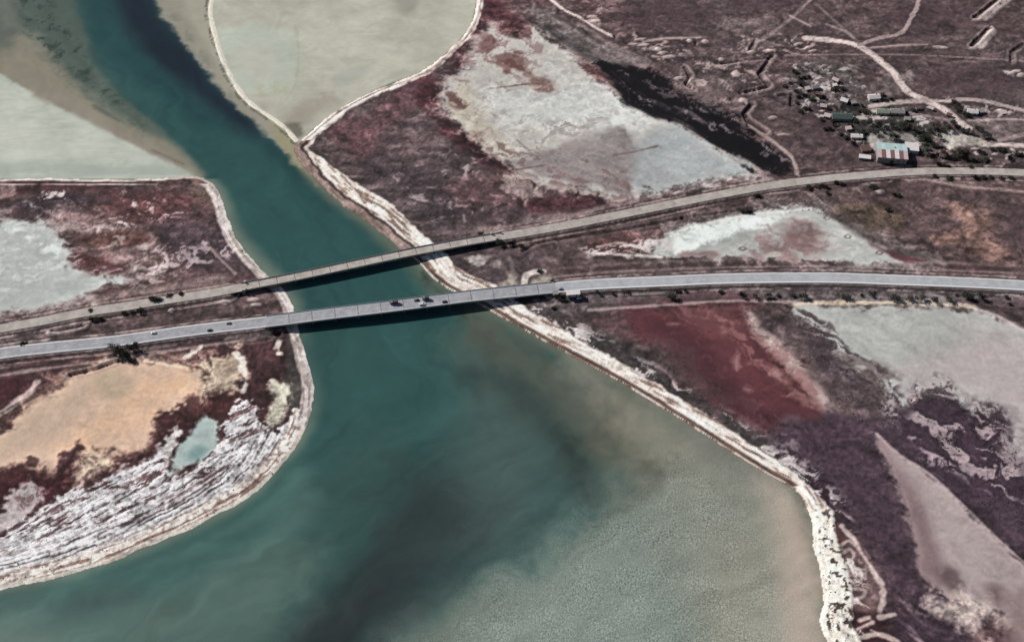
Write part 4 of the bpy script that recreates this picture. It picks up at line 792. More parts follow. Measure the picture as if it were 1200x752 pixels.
#PART2
# ------------------------------------------------------------------ object helpers
class MB:
    def __init__(s): s.v = []; s.f = []
    def add(s, vs, fs):
        b = len(s.v); s.v += [tuple(v) for v in vs]; s.f += [tuple(i + b for i in f) for f in fs]; return s
    def box(s, c, d, rz=0.0, taper=1.0):
        cx, cy, cz = c; hx, hy, hz = d[0] / 2, d[1] / 2, d[2] / 2; co, si = math.cos(rz), math.sin(rz); vs = []
        for z, t in ((-hz, 1.0), (hz, taper)):
            for x, y in ((-hx, -hy), (hx, -hy), (hx, hy), (-hx, hy)):
                vs.append((cx + (x * co - y * si) * t, cy + (x * si + y * co) * t, cz + z))
        return s.add(vs, [(0, 3, 2, 1), (4, 5, 6, 7), (0, 1, 5, 4), (1, 2, 6, 5), (2, 3, 7, 6), (3, 0, 4, 7)])
    def tube(s, a, b, r0, r1, n=7):
        a, b = Vector(a), Vector(b); d = (b - a).normalized(); u = d.orthogonal().normalized(); w = d.cross(u); vs = []
        for p, r in ((a, r0), (b, r1)):
            for i in range(n):
                t = 2 * math.pi * i / n; vs.append(p + (u * math.cos(t) + w * math.sin(t)) * r)
        fs = [(i, (i + 1) % n, n + (i + 1) % n, n + i) for i in range(n)] + [tuple(range(n))[::-1], tuple(range(n, 2 * n))]
        return s.add(vs, fs)
    def build(s, name, m, parent=None, smooth_=False):
        me = bpy.data.meshes.new(name); me.from_pydata(s.v, [], s.f); me.update()
        if m: me.materials.append(m)
        if smooth_: me.polygons.foreach_set('use_smooth', np.ones(len(me.polygons), bool))
        o = bpy.data.objects.new(name, me); COL.objects.link(o); o.parent = parent; return o
def thing(name, label, cat, loc=(0, 0, 0), rz=0.0, group=None):
    o = bpy.data.objects.new(name, None); COL.objects.link(o); o.location = loc; o.rotation_euler = (0, 0, rz); o.empty_display_size = .5
    o['label'] = label; o['category'] = cat
    if group: o['group'] = group
    return o
def copy_tree(o, parent=None):
    c = o.copy(); COL.objects.link(c); c.parent = parent
    for ch in list(o.children): copy_tree(ch, c)
    return c
def frames(R):
    t = np.gradient(R[:, :2], axis=0); t /= np.linalg.norm(t, axis=1)[:, None]
    return t, np.stack([-t[:, 1], t[:, 0]], 1)
def sweep(R, prof, name, m, parent=None, caps=True):
    t, n = frames(R); k = len(prof); b = MB(); vs = []
    for i in range(len(R)):
        for o, z in prof: vs.append((R[i, 0] + n[i, 0] * o, R[i, 1] + n[i, 1] * o, R[i, 2] + z))
    fs = [(i * k + j, i * k + (j + 1) % k, (i + 1) * k + (j + 1) % k, (i + 1) * k + j) for i in range(len(R) - 1) for j in range(k)]
    if caps: fs += [tuple(range(k))[::-1], tuple(range((len(R) - 1) * k, len(R) * k))]
    b.add(vs, fs); return b.build(name, m, parent)
def rect(o0, o1, z0, z1): return [(o0, z0), (o0, z1), (o1, z1), (o1, z0)][::-1]

M_ASPH = mat('worn_asphalt', (174, 174, 177), .85, .07, .16, col2=(144, 142, 144))
M_ASPH2 = mat('bleached_asphalt', (188, 189, 190), .85, .06, .16, col2=(164, 164, 166))
M_OLDR = mat('old_gravelly_road', (196, 187, 178), .95, .08, .15, col2=(158, 147, 139))
M_CONC = mat('bridge_concrete', (172, 168, 163), .9, .12, .4)
M_OCON = mat('old_bridge_concrete', (172, 164, 156), .9, .14, .4)
M_JOINT = mat('joint_steel', (70, 68, 68), .8, .1)
M_PALE = mat('pale_kerb_concrete', (206, 206, 206), .85, .07, .5)
M_LINE = mat('worn_white_road_paint', (226, 226, 224), .7, .08, .8)
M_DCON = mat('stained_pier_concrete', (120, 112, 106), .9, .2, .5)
M_RAIL = mat('galvanised_rail', (170, 172, 174), .5, .1, .8, metal=.3)

def cut(R, a, b):
    i = np.nonzero((R[:, 3] >= a) & (R[:, 3] <= b))[0]; return R[i[0]:min(i[-1] + 2, len(R))]
# ---- highway
for nm, a, b in (('highway', -1e5, HWY_A), ('highway', HWY_B, 1e5)):
    R = cut(HWY, a, b)
    o = sweep(R, rect(-6.3, 6.3, -.5, 0), nm, M_ASPH if a < 0 else M_ASPH2); o['kind'] = 'structure'; o['label'] = 'pale grey two-lane asphalt highway on its low embankment'
    sweep(R, rect(5.2, 6.25, -.1, .014), 'edge_line', M_LINE, o); sweep(R, rect(-6.25, -4.6, -.1, .014), 'edge_line', M_LINE if a > 0 else M_PALE, o)
    dm = MB(); t, n = frames(R)
    for i in range(0, len(R) - 2, 3):
        c = (R[i] + R[i + 1]) / 2; dm.box((c[0], c[1], c[2] + .004), (4.0, .26, .02), math.atan2(t[i, 1], t[i, 0]))
    dm.build('lane_marking', M_LINE, o)['kind'] = 'stuff'
for a, b in ((-1e5, OLD_A), (OLD_B, 1e5)):
    R = cut(OLD, a, b)
    o = sweep(R, rect(-4.9, 4.9, -.5, 0), 'old_road', M_OLDR); o['kind'] = 'structure'; o['label'] = 'older beige road without markings on a low bank'
# ---- bridges
def bridge(R, hw, label, name, mdeck, mcon, every, lines):
    c0 = R[len(R) // 2]; root = thing(name, label, 'bridge', (float(c0[0]), float(c0[1]), 0.0))
    L = R.copy(); L[:, 0] -= c0[0]; L[:, 1] -= c0[1]
    sweep(L, rect(-hw, hw, -.55, 0), 'deck', mcon, root)
    sweep(L, rect(-hw + 1.3, hw - 1.3, -.2, .03), 'carriageway', mdeck, root)
    for sgn in (1, -1):
        o0 = sgn * (hw - .38); pr = sweep(L, rect(min(o0, o0 + sgn * .4), max(o0, o0 + sgn * .4), -.3, .85), 'parapet', M_PALE if lines else mcon, root)
        sweep(L, rect(min(o0 - sgn * .95, o0 - sgn * .01), max(o0 - sgn * .95, o0 - sgn * .01), -.2, .2), 'footway', M_PALE if lines else mcon, root)
        sweep(L, rect(o0 + sgn * .2 - .06, o0 + sgn * .2 + .06, .95, 1.05), 'handrail', M_RAIL, pr)
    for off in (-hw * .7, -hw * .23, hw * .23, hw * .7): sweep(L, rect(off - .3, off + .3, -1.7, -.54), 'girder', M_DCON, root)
    t, n = frames(L); step = int(every / 4)
    for i in range(step, len(L) - step // 2, step):
        an = math.atan2(t[i, 1], t[i, 0]); z = L[i, 2] - 1.7
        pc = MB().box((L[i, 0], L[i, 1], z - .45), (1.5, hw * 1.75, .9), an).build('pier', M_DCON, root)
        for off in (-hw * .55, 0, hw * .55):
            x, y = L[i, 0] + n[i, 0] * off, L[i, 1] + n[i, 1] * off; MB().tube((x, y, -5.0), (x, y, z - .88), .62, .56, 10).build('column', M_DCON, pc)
    for i in range(step, len(L) - step // 2, step):
        an = math.atan2(t[i, 1], t[i, 0]); MB().box((L[i, 0], L[i, 1], L[i, 2] + .03), (.45, hw * 2 - 2.7, .03), an).build('expansion_joint', M_JOINT, root)
    for i in (0, len(L) - 1):
        an = math.atan2(t[i, 1], t[i, 0]); sg = -1 if i == 0 else 1
        MB().box((L[i, 0] - t[i, 0] * sg * 1.2, L[i, 1] - t[i, 1] * sg * 1.2, L[i, 2] - 3.2), (2.6, hw * 1.96, 5.2), an).build('abutment', mcon, root)
    if lines:
        sweep(L, rect(hw - 1.75, hw - 1.5, -.1, .042), 'edge_line', M_LINE, root); sweep(L, rect(-hw + 1.5, -hw + 1.75, -.1, .042), 'edge_line', M_LINE, root)
        dm = MB()
        for i in range(0, len(L) - 2, 3):
            c = (L[i] + L[i + 1]) / 2; dm.box((c[0], c[1], c[2] + .034), (4.0, .26, .02), math.atan2(t[i, 1], t[i, 0]))
        dm.build('lane_marking', M_LINE, root)['kind'] = 'stuff'
    return root
bridge(cut(HWY, HWY_A, HWY_B), 6.9, 'pale grey highway bridge with light parapets carrying the cars over the strait', 'highway_bridge', M_ASPH, M_CONC, 22, True)
bridge(cut(OLD, OLD_A, OLD_B), 5.1, 'older beige concrete bridge without cars over the strait', 'old_bridge', M_OLDR, M_OCON, 18, False)

# ------------------------------------------------------------------ vehicles
M_TYRE = mat('tyre_rubber', (40, 40, 42), .9, .1); M_GLASS = mat('dark_car_glass', (34, 38, 44), .12, .05, spec=.6)
PAINT = {k: mat('car_paint_' + k, c, .35, .03, .8, spec=.5) for k, c in dict(black=(34, 34, 38), white=(228, 226, 224), grey=(120, 122, 126), navy=(44, 48, 62), brown=(70, 54, 50)).items()}
M_TARP = mat('truck_tarpaulin', (88, 88, 92), .8, .12, .8); M_LAMPW = mat('headlight_glass', (225, 225, 220), .2, .03); M_LAMPR = mat('tail_light', (150, 30, 28), .3, .03)
def extr(b, prof, w, w2=None):
    """profile (x,z) extruded across y; the upper points may be narrower"""
    k = len(prof); zs = [p[1] for p in prof]; z0, z1 = min(zs), max(zs); vs = []
    for sg in (1, -1):
        for x, z in prof:
            ww = w if w2 is None else w + (w2 - w) * (z - z0) / (z1 - z0); vs.append((x, sg * ww / 2, z))
    b.add(vs, [tuple(range(k)), tuple(range(k, 2 * k))[::-1]] + [(i, i + k, (i + 1) % k + k, (i + 1) % k) for i in range(k)]); return b
def wheels(root, xs, w, r):
    for x in xs:
        for sg in (1, -1):
            wh = MB().tube((x, sg * (w / 2 - .24), r), (x, sg * (w / 2 + .01), r), r, r, 14).build('wheel', M_TYRE, root)
            MB().tube((x, sg * (w / 2 + .011), r), (x, sg * (w / 2 + .03), r), r * .55, r * .5, 10).build('rim', M_RAIL, wh)
def car(label, loc, rz, paint, van=False):
    L, w = (5.2, 2.0) if van else (4.5, 1.8); t = thing('van' if van else 'car', label, 'van' if van else 'car', loc, rz); m = PAINT[paint]
    body = [(-L / 2, .35), (-L / 2, .8), (-L / 2 + .12, .95), (L / 2 - .9, .98), (L / 2 - .1, .82), (L / 2, .6), (L / 2, .35)]
    extr(MB(), body, w).build('body', m, t)
    top = [(-L / 2 + .1, .95), (-L / 2 + .2, 2.05), (L / 2 - 1.5, 2.05), (L / 2 - .75, .96)] if van else [(-L / 2 + .45, .95), (-L / 2 + 1.0, 1.42), (.35, 1.44), (L / 2 - 1.15, .97)]
    extr(MB(), top, w * .94, w * .76).build('cabin', m, t)
    zt = 1.9 if van else 1.36; zb = 1.25 if van else 1.0
    for sg in (1, -1):
        MB().box((-.1, sg * w * .435, (zt + zb) / 2), (L * .42, .05, (zt - zb) * .8)).build('window', M_GLASS, t)
    x0 = L / 2 - (1.1 if van else .75); b = MB(); ww = w * .36; xa, xb = (L / 2 - .74, L / 2 - 1.42) if van else (L / 2 - 1.12, .42)
    b.add([(xa, -ww, zb + .02), (xa, ww, zb + .02), (xb, ww * .92, zt + .04), (xb, -ww * .92, zt + .04), (xa - .08, -ww, zb + .02), (xa - .08, ww, zb + .02), (xb - .08, ww * .92, zt + .04), (xb - .08, -ww * .92, zt + .04)], [(0, 1, 2, 3), (7, 6, 5, 4), (0, 4, 5, 1), (2, 6, 7, 3), (1, 5, 6, 2), (0, 3, 7, 4)]).build('windscreen', M_GLASS, t)
    for sg in (1, -1):
        MB().box((L / 2 + .005, sg * w * .36, .68), (.05, .34, .16)).build('headlight', M_LAMPW, t); MB().box((-L / 2 - .005, sg * w * .38, .74), (.05, .28, .18)).build('tail_light', M_LAMPR, t)
    wheels(t, (-L * .3, L * .31), w, .33); return t
def truck(label, loc, rz, cabm, boxm, L=7.4):
    t = thing('truck', label, 'truck', loc, rz); w = 2.5
    MB().box((0, 0, .85), (L, 1.0, .3)).build('chassis', M_TYRE, t)
    extr(MB(), [(L / 2 - 2.1, .7), (L / 2 - 2.1, 2.9), (L / 2 - .5, 2.95), (L / 2 - .05, 2.0), (L / 2, .7)], w).build('cab', cabm, t)
    MB().box((L / 2 - .02, 0, 2.25), (.3, w * .86, .6)).build('windscreen', M_GLASS, t)
    bx = MB().box((-1.15, 0, 2.25), (L - 2.45, w, 2.5)).build('cargo_box', boxm, t)
    for k in range(5): MB().box((-1.15 - (L - 2.45) / 2 + (k + .5) * (L - 2.45) / 5, 0, 3.53), (.08, w * .98, .06)).build('roof_bow', M_TYRE, bx)
    wheels(t, (-L * .36, -L * .24, L * .33), w, .48); return t
def on_road(R, px, off):
    i = int(np.argmin(np.abs(R[:, 3] - px))); t, n = frames(R); return (R[i, 0] + n[i, 0] * off, R[i, 1] + n[i, 1] * off, R[i, 2] + .035), math.atan2(t[i, 1], t[i, 0])
def put_car(px, off, label, paint, flip=False, van=False):
    p, a = on_road(HWY, px, off); return car(label, p, a + (math.pi if flip else 0), paint, van)
p, a = on_road(HWY, 463.5, 3.0); truck('grey truck with covered cargo box alone in the far lane of the highway bridge', p, a + math.pi, PAINT['grey'], M_TARP)
put_car(489.5, 3.0, 'black car following another dark car on the highway bridge', 'black', True)
p, a = on_road(HWY, 500, 3.0); truck('short grey truck ahead of the black car on the highway bridge', p, a + math.pi, PAINT['grey'], M_TARP, 6.0)
put_car(493, -3.2, 'white van in the near lane of the highway bridge', 'white', False, True)
put_car(518, -3.2, 'dark navy car in the near lane of the highway bridge', 'navy')
put_car(180.5, 2.9, 'white car on the highway near the trees and orange pan', 'white', True)
put_car(245, -2.9, 'dark brown car on the highway short of the bridge parapet', 'brown'); put_car(268, 2.9, 'grey car on the highway at the bridge approach', 'grey', True)
put_car(655, -3.0, 'grey car on the highway beside the flat-roofed post', 'grey')
x, y, z = spot(678.5, 350); car('white car parked on the dirt below the flat-roofed post', (x, y, z + .02), .2, 'white')

# ------------------------------------------------------------------ buildings
WALLS = {k: mat('wall_' + k, c, .9, .12, .8) for k, c in dict(white=(205, 198, 190), grey=(150, 144, 138), brick=(132, 96, 84), cream=(196, 182, 160)).items()}
ROOFS = {k: mat('roof_' + k, c, .7, .12, .7) for k, c in dict(white=(232, 222, 218), grey=(150, 146, 142), green=(84, 96, 92), teal=(178, 202, 199), red=(136, 98, 97), pink=(206, 186, 182), brown=(108, 82, 78), palegreen=(140, 146, 134)).items()}
M_DOOR = mat('door_wood', (86, 64, 52), .8, .15); M_PANE = mat('window_pane', (40, 46, 54), .15, .05, spec=.6); M_FRAME = mat('window_frame', (214, 210, 204), .7, .06)
def opening(root, x, y, z, w, h, ax, sg, kind):
    """window or door set on the wall; ax 0: wall facing +-y, 1: wall facing +-x"""
    d = (w, .10, h) if ax == 0 else (.10, w, h); o = (0, sg * .03, 0) if ax == 0 else (sg * .03, 0, 0)
    d2 = (w - .24, .10, h - .24) if ax == 0 else (.10, w - .24, h - .24); o2 = (0, sg * .06, 0) if ax == 0 else (sg * .06, 0, 0)
    a_ = MB().box((x + o[0], y + o[1], z), d).build(kind, M_FRAME if kind == 'window' else M_DOOR, root)
    if kind == 'window': MB().box((x + o2[0], y + o2[1], z), d2).build('pane', M_PANE, a_)
    else: MB().box((x + o2[0] + (w * .3 if ax == 0 else 0), y + o2[1] + (w * .3 if ax else 0), z), (.08, .12, .12)).build('handle', M_RAIL, a_)
def gable(root, L, D, h, rh, m, ov=.45, panels=None, mats=None):
    """two roof slopes along x with thickness; optional separate panels along the length"""
    out = []
    for sg in (1, -1):
        n = panels or 1
        for k in range(n):
            xa = -L / 2 - ov + (L + 2 * ov) * k / n + (.02 if k else 0); xb = -L / 2 - ov + (L + 2 * ov) * (k + 1) / n - (.02 if k < n - 1 else 0)
            ye = sg * (D / 2 + ov); ze = h - ov * rh / (D / 2); th = .16 + .05 * ((k * 7) % 3) / 3
            vs = [(xa, 0, h + rh), (xb, 0, h + rh), (xb, ye, ze), (xa, ye, ze)]; vs += [(x, y, z + th) for x, y, z in vs]
            fs = [(0, 1, 2, 3), (7, 6, 5, 4), (0, 4, 5, 1), (1, 5, 6, 2), (2, 6, 7, 3), (3, 7, 4, 0)]
            if sg < 0: fs = [f[::-1] for f in fs]
            o = MB().add(vs, [f[::-1] for f in fs]).build('roof_panel' if n > 1 else 'roof', mats[sg][k % len(mats[sg])] if mats else m, root); out.append(o)
    return out
def house(px, py, L, D, rz, h, rh, wall, roof, label, chimney=True, group=None, shedroof=False, name='house'):
    x, y, z = spot(px, py); t = thing(name, label, name, (x, y, z - .25), rz, group); h = h + .25
    b = MB(); b.add([(-L / 2, -D / 2, 0), (L / 2, -D / 2, 0), (L / 2, D / 2, 0), (-L / 2, D / 2, 0), (-L / 2, -D / 2, h), (L / 2, -D / 2, h), (L / 2, D / 2, h + (rh if shedroof else 0)), (-L / 2, D / 2, h + (rh if shedroof else 0))] + ([] if shedroof else [(-L / 2, 0, h + rh), (L / 2, 0, h + rh)]),
          [(0, 1, 5, 4), (2, 3, 7, 6), (3, 2, 1, 0)] + ([(1, 2, 6, 5), (3, 0, 4, 7), (4, 5, 6, 7)] if shedroof else [(1, 2, 6, 9, 5), (3, 0, 4, 8, 7), (4, 5, 9, 8), (6, 7, 8, 9)]))
    b.build('wall', WALLS[wall], t)
    if shedroof:
        ov = .4; vs = []
        for dz in (.05, .25): vs += [(-L / 2 - ov, -D / 2 - ov, h - ov * rh / D + dz), (L / 2 + ov, -D / 2 - ov, h - ov * rh / D + dz), (L / 2 + ov, D / 2 + ov, h + rh * (1 + ov / D) + dz), (-L / 2 - ov, D / 2 + ov, h + rh * (1 + ov / D) + dz)]
        MB().add(vs, [(3, 2, 1, 0), (4, 5, 6, 7), (0, 1, 5, 4), (1, 2, 6, 5), (2, 3, 7, 6), (3, 0, 4, 7)]).build('roof', ROOFS[roof], t)
    else:
        rr = gable(t, L, D, h + .05, rh, ROOFS[roof])
        if chimney: MB().box((L * .22, D * .14, h + rh + .2), (.7, .7, 1.5)).build('chimney', WALLS['brick'], rr[0])
    n = max(1, int(L / 4))
    for k in range(n):
        xx = -L / 2 + (k + .5) * L / n
        for sg in (1, -1):
            if sg < 0 and k == n // 2: opening(t, xx, sg * D / 2, 1.35, 1.1, 2.1, 0, sg, 'door')
            else: opening(t, xx, sg * D / 2, 1.75, 1.2, 1.2, 0, sg, 'window')
    for sg in (1, -1): opening(t, sg * L / 2, 0, 1.75, 1.0, 1.1, 1, sg, 'window')
    return t
R_ = math.radians
# the big shed: turquoise slope to the north, red and white striped slope to the south
x, y, z = spot(1043.5, 183.5); BL, BD, BH, BR = 28.5, 22.0, 7.6, 1.0
t = thing('warehouse', 'large warehouse with turquoise roof slope and red-and-white striped slope', 'warehouse', (x, y, z - .3), R_(-7))
MB().add([(-BL / 2, -BD / 2, 0), (BL / 2, -BD / 2, 0), (BL / 2, BD / 2, 0), (-BL / 2, BD / 2, 0), (-BL / 2, -BD / 2, BH), (BL / 2, -BD / 2, BH), (BL / 2, BD / 2, BH), (-BL / 2, BD / 2, BH), (-BL / 2, 0, BH + BR), (BL / 2, 0, BH + BR)], [(0, 1, 5, 4), (2, 3, 7, 6), (3, 2, 1, 0), (1, 2, 6, 9, 5), (3, 0, 4, 8, 7), (4, 5, 9, 8), (6, 7, 8, 9)]).build('wall', WALLS['grey'], t)
M_TEAL2 = mat('roof_teal_faded', (192, 214, 210), .6, .1, .5); M_WH = ROOFS['white']
gable(t, BL, BD, BH + .05, BR, None, .6, 7, {1: [ROOFS['teal'], M_TEAL2, ROOFS['teal'], ROOFS['teal'], M_TEAL2], -1: [ROOFS['pink'], ROOFS['red'], M_WH, ROOFS['red'], M_WH, ROOFS['red'], ROOFS['pink']]})
for k in range(5): opening(t, -BL / 2 + (k + .5) * BL / 5, -BD / 2, 4.6 if k != 2 else 2.4, 2.4 if k != 2 else 3.6, 1.6 if k != 2 else 4.2, 0, -1, 'window' if k != 2 else 'door'); opening(t, -BL / 2 + (k + .5) * BL / 5, BD / 2, 2.8, 2.2, 1.5, 0, 1, 'window')
MB().box((BL * .1, BD * .2, BH + BR + .2), (1.2, 1.2, 1.0)).build('roof_vent', WALLS['grey'], t)
house(1067.5, 176, 12.5, 11.0, R_(-8), 4.2, .7, 'white', 'white', 'flat white-roofed annexe attached beside the striped warehouse', shedroof=True, name='annexe')
house(1013, 186, 11, 4.6, R_(-10), 2.4, .5, 'grey', 'white', 'low pale-roofed shed at the corner below the warehouse', shedroof=True, name='shed')
house(1014, 176, 9, 7, R_(8), 2.2, .8, 'brick', 'brown', 'low brown-roofed shed beside the striped warehouse', shedroof=True, name='shed')
house(1023.5, 116, 11.5, 7.0, R_(6), 3.2, 1.7, 'white', 'white', 'bright white-roofed house beside the pale track junction')
house(989, 119.5, 7.2, 6.0, R_(-28), 2.8, 1.4, 'white', 'white', 'small bright white-roofed cottage with slanted ridge')
house(964.5, 126, 6.0, 5.0, R_(-10), 2.6, 1.1, 'brick', 'pink', 'small pinkish-roofed cottage among scrub')
house(986, 139, 20, 9.0, R_(-3), 3.4, 2.2, 'grey', 'green', 'long dark green-roofed house with grey walls')
house(969, 137.5, 6.0, 5.0, R_(-20), 2.4, .6, 'grey', 'pink', 'small pale lean-to beside the long green-roofed house', shedroof=True, name='shed')
house(955, 104, 7.0, 5.5, R_(12), 2.8, 1.3, 'grey', 'grey', 'grey-roofed house amid dark bushes at the hamlet edge')
house(979, 95.5, 6.5, 5.0, R_(-35), 2.8, 1.4, 'white', 'pink', 'pale pink-roofed cottage standing highest in the hamlet')
house(978, 101.5, 4.0, 3.2, R_(10), 2.2, .4, 'white', 'white', 'tiny white-roofed hut below the highest cottage', shedroof=True, name='hut')
house(1034, 132.5, 12.5, 7, R_(-4), 2.8, 1.3, 'cream', 'palegreen', 'pale green-roofed house just below the track junction')
house(1051, 132.5, 14, 7.0, R_(-5), 2.8, 1.4, 'white', 'grey', 'long grey-roofed house beside the pale green-roofed one')
house(1003.5, 161.5, 11, 5.0, R_(-3), 2.6, 1.0, 'white', 'white', 'long white-roofed house in scrub left of the trees')
house(1139, 133, 10, 6.5, R_(-6), 3.0, 1.5, 'white', 'white', 'white-roofed house with trees alone on the outer track')
house(1090, 128.5, 6.0, 2.6, R_(-35), 2.0, .3, 'cream', 'pink', 'narrow pale shed beside the slanting dirt track', shedroof=True, name='shed')
house(1176, 133.5, 6.0, 4.6, R_(10), 2.0, .4, 'cream', 'pink', 'pale half-ruined hut between earth mounds', shedroof=True, name='hut')
house(1076, 128, 5, 4, R_(5), 2.2, .4, 'grey', 'brown', 'small brown-roofed hut below the track fork', shedroof=True, name='hut')
for (a_, b_, l_, d_, z_, wl_, rf_, lab_) in [(946, 105.5, 5, 4, 20, 'grey', 'pink', 'tiny pale-roofed outbuilding beside the grey-roofed house'), (958, 111.5, 4.5, 3.4, -15, 'brick', 'brown', 'tiny brown outbuilding among bushes below the grey-roofed house'), (1000, 122, 5, 3.6, 10, 'grey', 'grey', 'tiny grey outbuilding between the two bright white roofs'), (1063, 141, 6, 4, -8, 'cream', 'grey', 'small grey-roofed outbuilding above the grove'), (1112, 136.5, 5, 3.4, -30, 'brick', 'brown', 'tiny brown outbuilding beside the slanting track'), (1150, 132.5, 5, 3.6, 8, 'grey', 'grey', 'tiny grey outbuilding behind the outer white house'), (994, 152, 5.5, 4, 12, 'cream', 'pink', 'small pale outbuilding above the long white-roofed house'), (1104, 184.5, 6, 3.4, -12, 'grey', 'brown', 'low brown-roofed outbuilding below the beige yard')]:
    house(a_, b_, l_, d_, R_(z_), 2.2, .5, wl_, rf_, lab_, shedroof=True, name='outbuilding')
# roadside post beside the highway
house(671.5, 345.5, 11.5, 4.6, R_(6), 3.0, .25, 'white', 'white', 'flat white-roofed roadside post at the highway edge by the bridge', shedroof=True, name='guard_post')
house(651, 345, 4.6, 3.6, R_(6), 2.4, .25, 'grey', 'grey', 'small grey roadside hut at the highway edge', shedroof=True, name='hut')
# pillars at the old bridge heads
for (px_, off, lab) in ((286, 4.6, 'whitewashed pillar on the parapet end above the left shore'), (578, 4.6, 'whitewashed pillar at the right head of the older bridge'), (588, 5.0, 'second whitewashed pillar past the right head of the older bridge'), (286, -4.6, 'whitewashed pillar on the lower parapet end above the left shore')):
    p, a = on_road(OLD, px_, off); t = thing('bridge_pillar', lab, 'pillar', p, a)
    MB().box((0, 0, .2), (1.9, 1.3, .8)).build('plinth', M_OCON, t); MB().box((0, 0, 1.5), (1.5, 1.0, 1.8), taper=.9).build('shaft', M_PALE, t); MB().box((0, 0, 2.52), (1.7, 1.2, .24)).build('cap', M_PALE, t)

# ------------------------------------------------------------------ trees and bushes
def leaf_mat(name, c1, c2):
    m, nt, b = nodes_of(name); oi = nn(nt, 'ShaderNodeObjectInfo'); p = geo_pos(nt)
    n1 = nn(nt, 'ShaderNodeTexNoise', Scale=.9, Detail=2.0); nt.links.new(p, n1.inputs['Vector'])
    col = mixc(nt, ramp(nt, n1.outputs[0], .3, .7), tuple(alb(np.array(c1))), tuple(alb(np.array(c2))))
    hs = nn(nt, 'ShaderNodeHueSaturation'); nt.links.new(col, hs.inputs['Color']); nt.links.new(ramp(nt, oi.outputs['Random'], 0, 1, .7, 1.3), hs.inputs['Value'])
    nt.links.new(hs.outputs[0], b.inputs['Base Color']); b.inputs['Roughness'].default_value = .8; b.inputs['Specular IOR Level'].default_value = .2; return m
M_LEAF = leaf_mat('dusty_leaves', (46, 50, 42), (76, 82, 66)); M_LEAF2 = leaf_mat('dry_leaves', (50, 44, 40), (76, 68, 58)); M_BARK = mat('bark', (74, 62, 54), .95, .2, 2.0)
def make_tree(name, h, r, seed, leafm, low=False):
    rn = random.Random(seed); t = bpy.data.objects.new(name, None); COL.objects.link(t)
    tr = MB(); lean = (rn.uniform(-.3, .3), rn.uniform(-.3, .3)); th = h * (.25 if low else .45)
    tr.tube((0, 0, -.3), (lean[0], lean[1], th), r * .085, r * .06)
    tips = []
    for k in range(5):
        a = k * 1.257 + rn.random(); d = r * rn.uniform(.35, .75); q = (lean[0] + d * math.cos(a), lean[1] + d * math.sin(a), h * rn.uniform(.5, .85)); tips.append(q)
        tr.tube((lean[0], lean[1], th * .95), q, r * .045, r * .015, 5)
    tips.append((lean[0], lean[1], h * .85)); tr.tube((lean[0], lean[1], th * .95), tips[-1], r * .05, r * .015, 5)
    tr.build('trunk', M_BARK, t)
    cr = MB()
    for k in range(60):
        tp = tips[k % 6]; a = rn.uniform(0, 6.283); rr = r * rn.random() ** .5 * .85
        c = Vector((tp[0] * .45 + rr * math.cos(a), tp[1] * .45 + rr * math.sin(a) * .9, h * (.28 if low else .42) + (h * .62 if not low else h * .66) * rn.random() ** .8 * (1 - (rr / r) ** 2 * .45)))
        cs = r * rn.uniform(.12, .24)
        for j in range(11):
            p_ = c + Vector((rn.gauss(0, 1), rn.gauss(0, 1), rn.gauss(0, .8))) * cs * .75
            u = Vector((rn.gauss(0, 1), rn.gauss(0, 1), rn.gauss(0, 1))).normalized(); w_ = u.orthogonal().normalized(); sz = r * rn.uniform(.07, .13)
            cr.add([p_ - u * sz, p_ + w_ * sz * .7, p_ + u * sz, p_ - w_ * sz * .7], [(0, 1, 2, 3)])
    cr.build('crown', leafm, t); return t
PROTO = [make_tree('tree', 6.0, 3.2, 1, M_LEAF), make_tree('tree', 6.8, 2.9, 2, M_LEAF), make_tree('tree', 5.2, 3.4, 3, M_LEAF)]
PBUSH = [make_tree('bush', 2.6, 2.4, 4, M_LEAF, True), make_tree('bush', 2.2, 2.6, 5, M_LEAF2, True), make_tree('bush', 3.0, 2.2, 6, M_LEAF, True)]
used = set()
def plant(px, py, kind, s, label, group, sx=1.0):
    x, y, z = spot(px, py); src = random.choice(PROTO if kind == 't' else PBUSH)
    if id(src) in used: o = copy_tree(src)
    else: used.add(id(src)); o = src
    o.location = (x, y, z - .05); o.rotation_euler = (0, 0, random.uniform(0, 6.28)); o.scale = (s * sx, s * sx, s)
    o['label'] = label; o['category'] = 'tree' if kind == 't' else 'bush'; o['group'] = group; return o
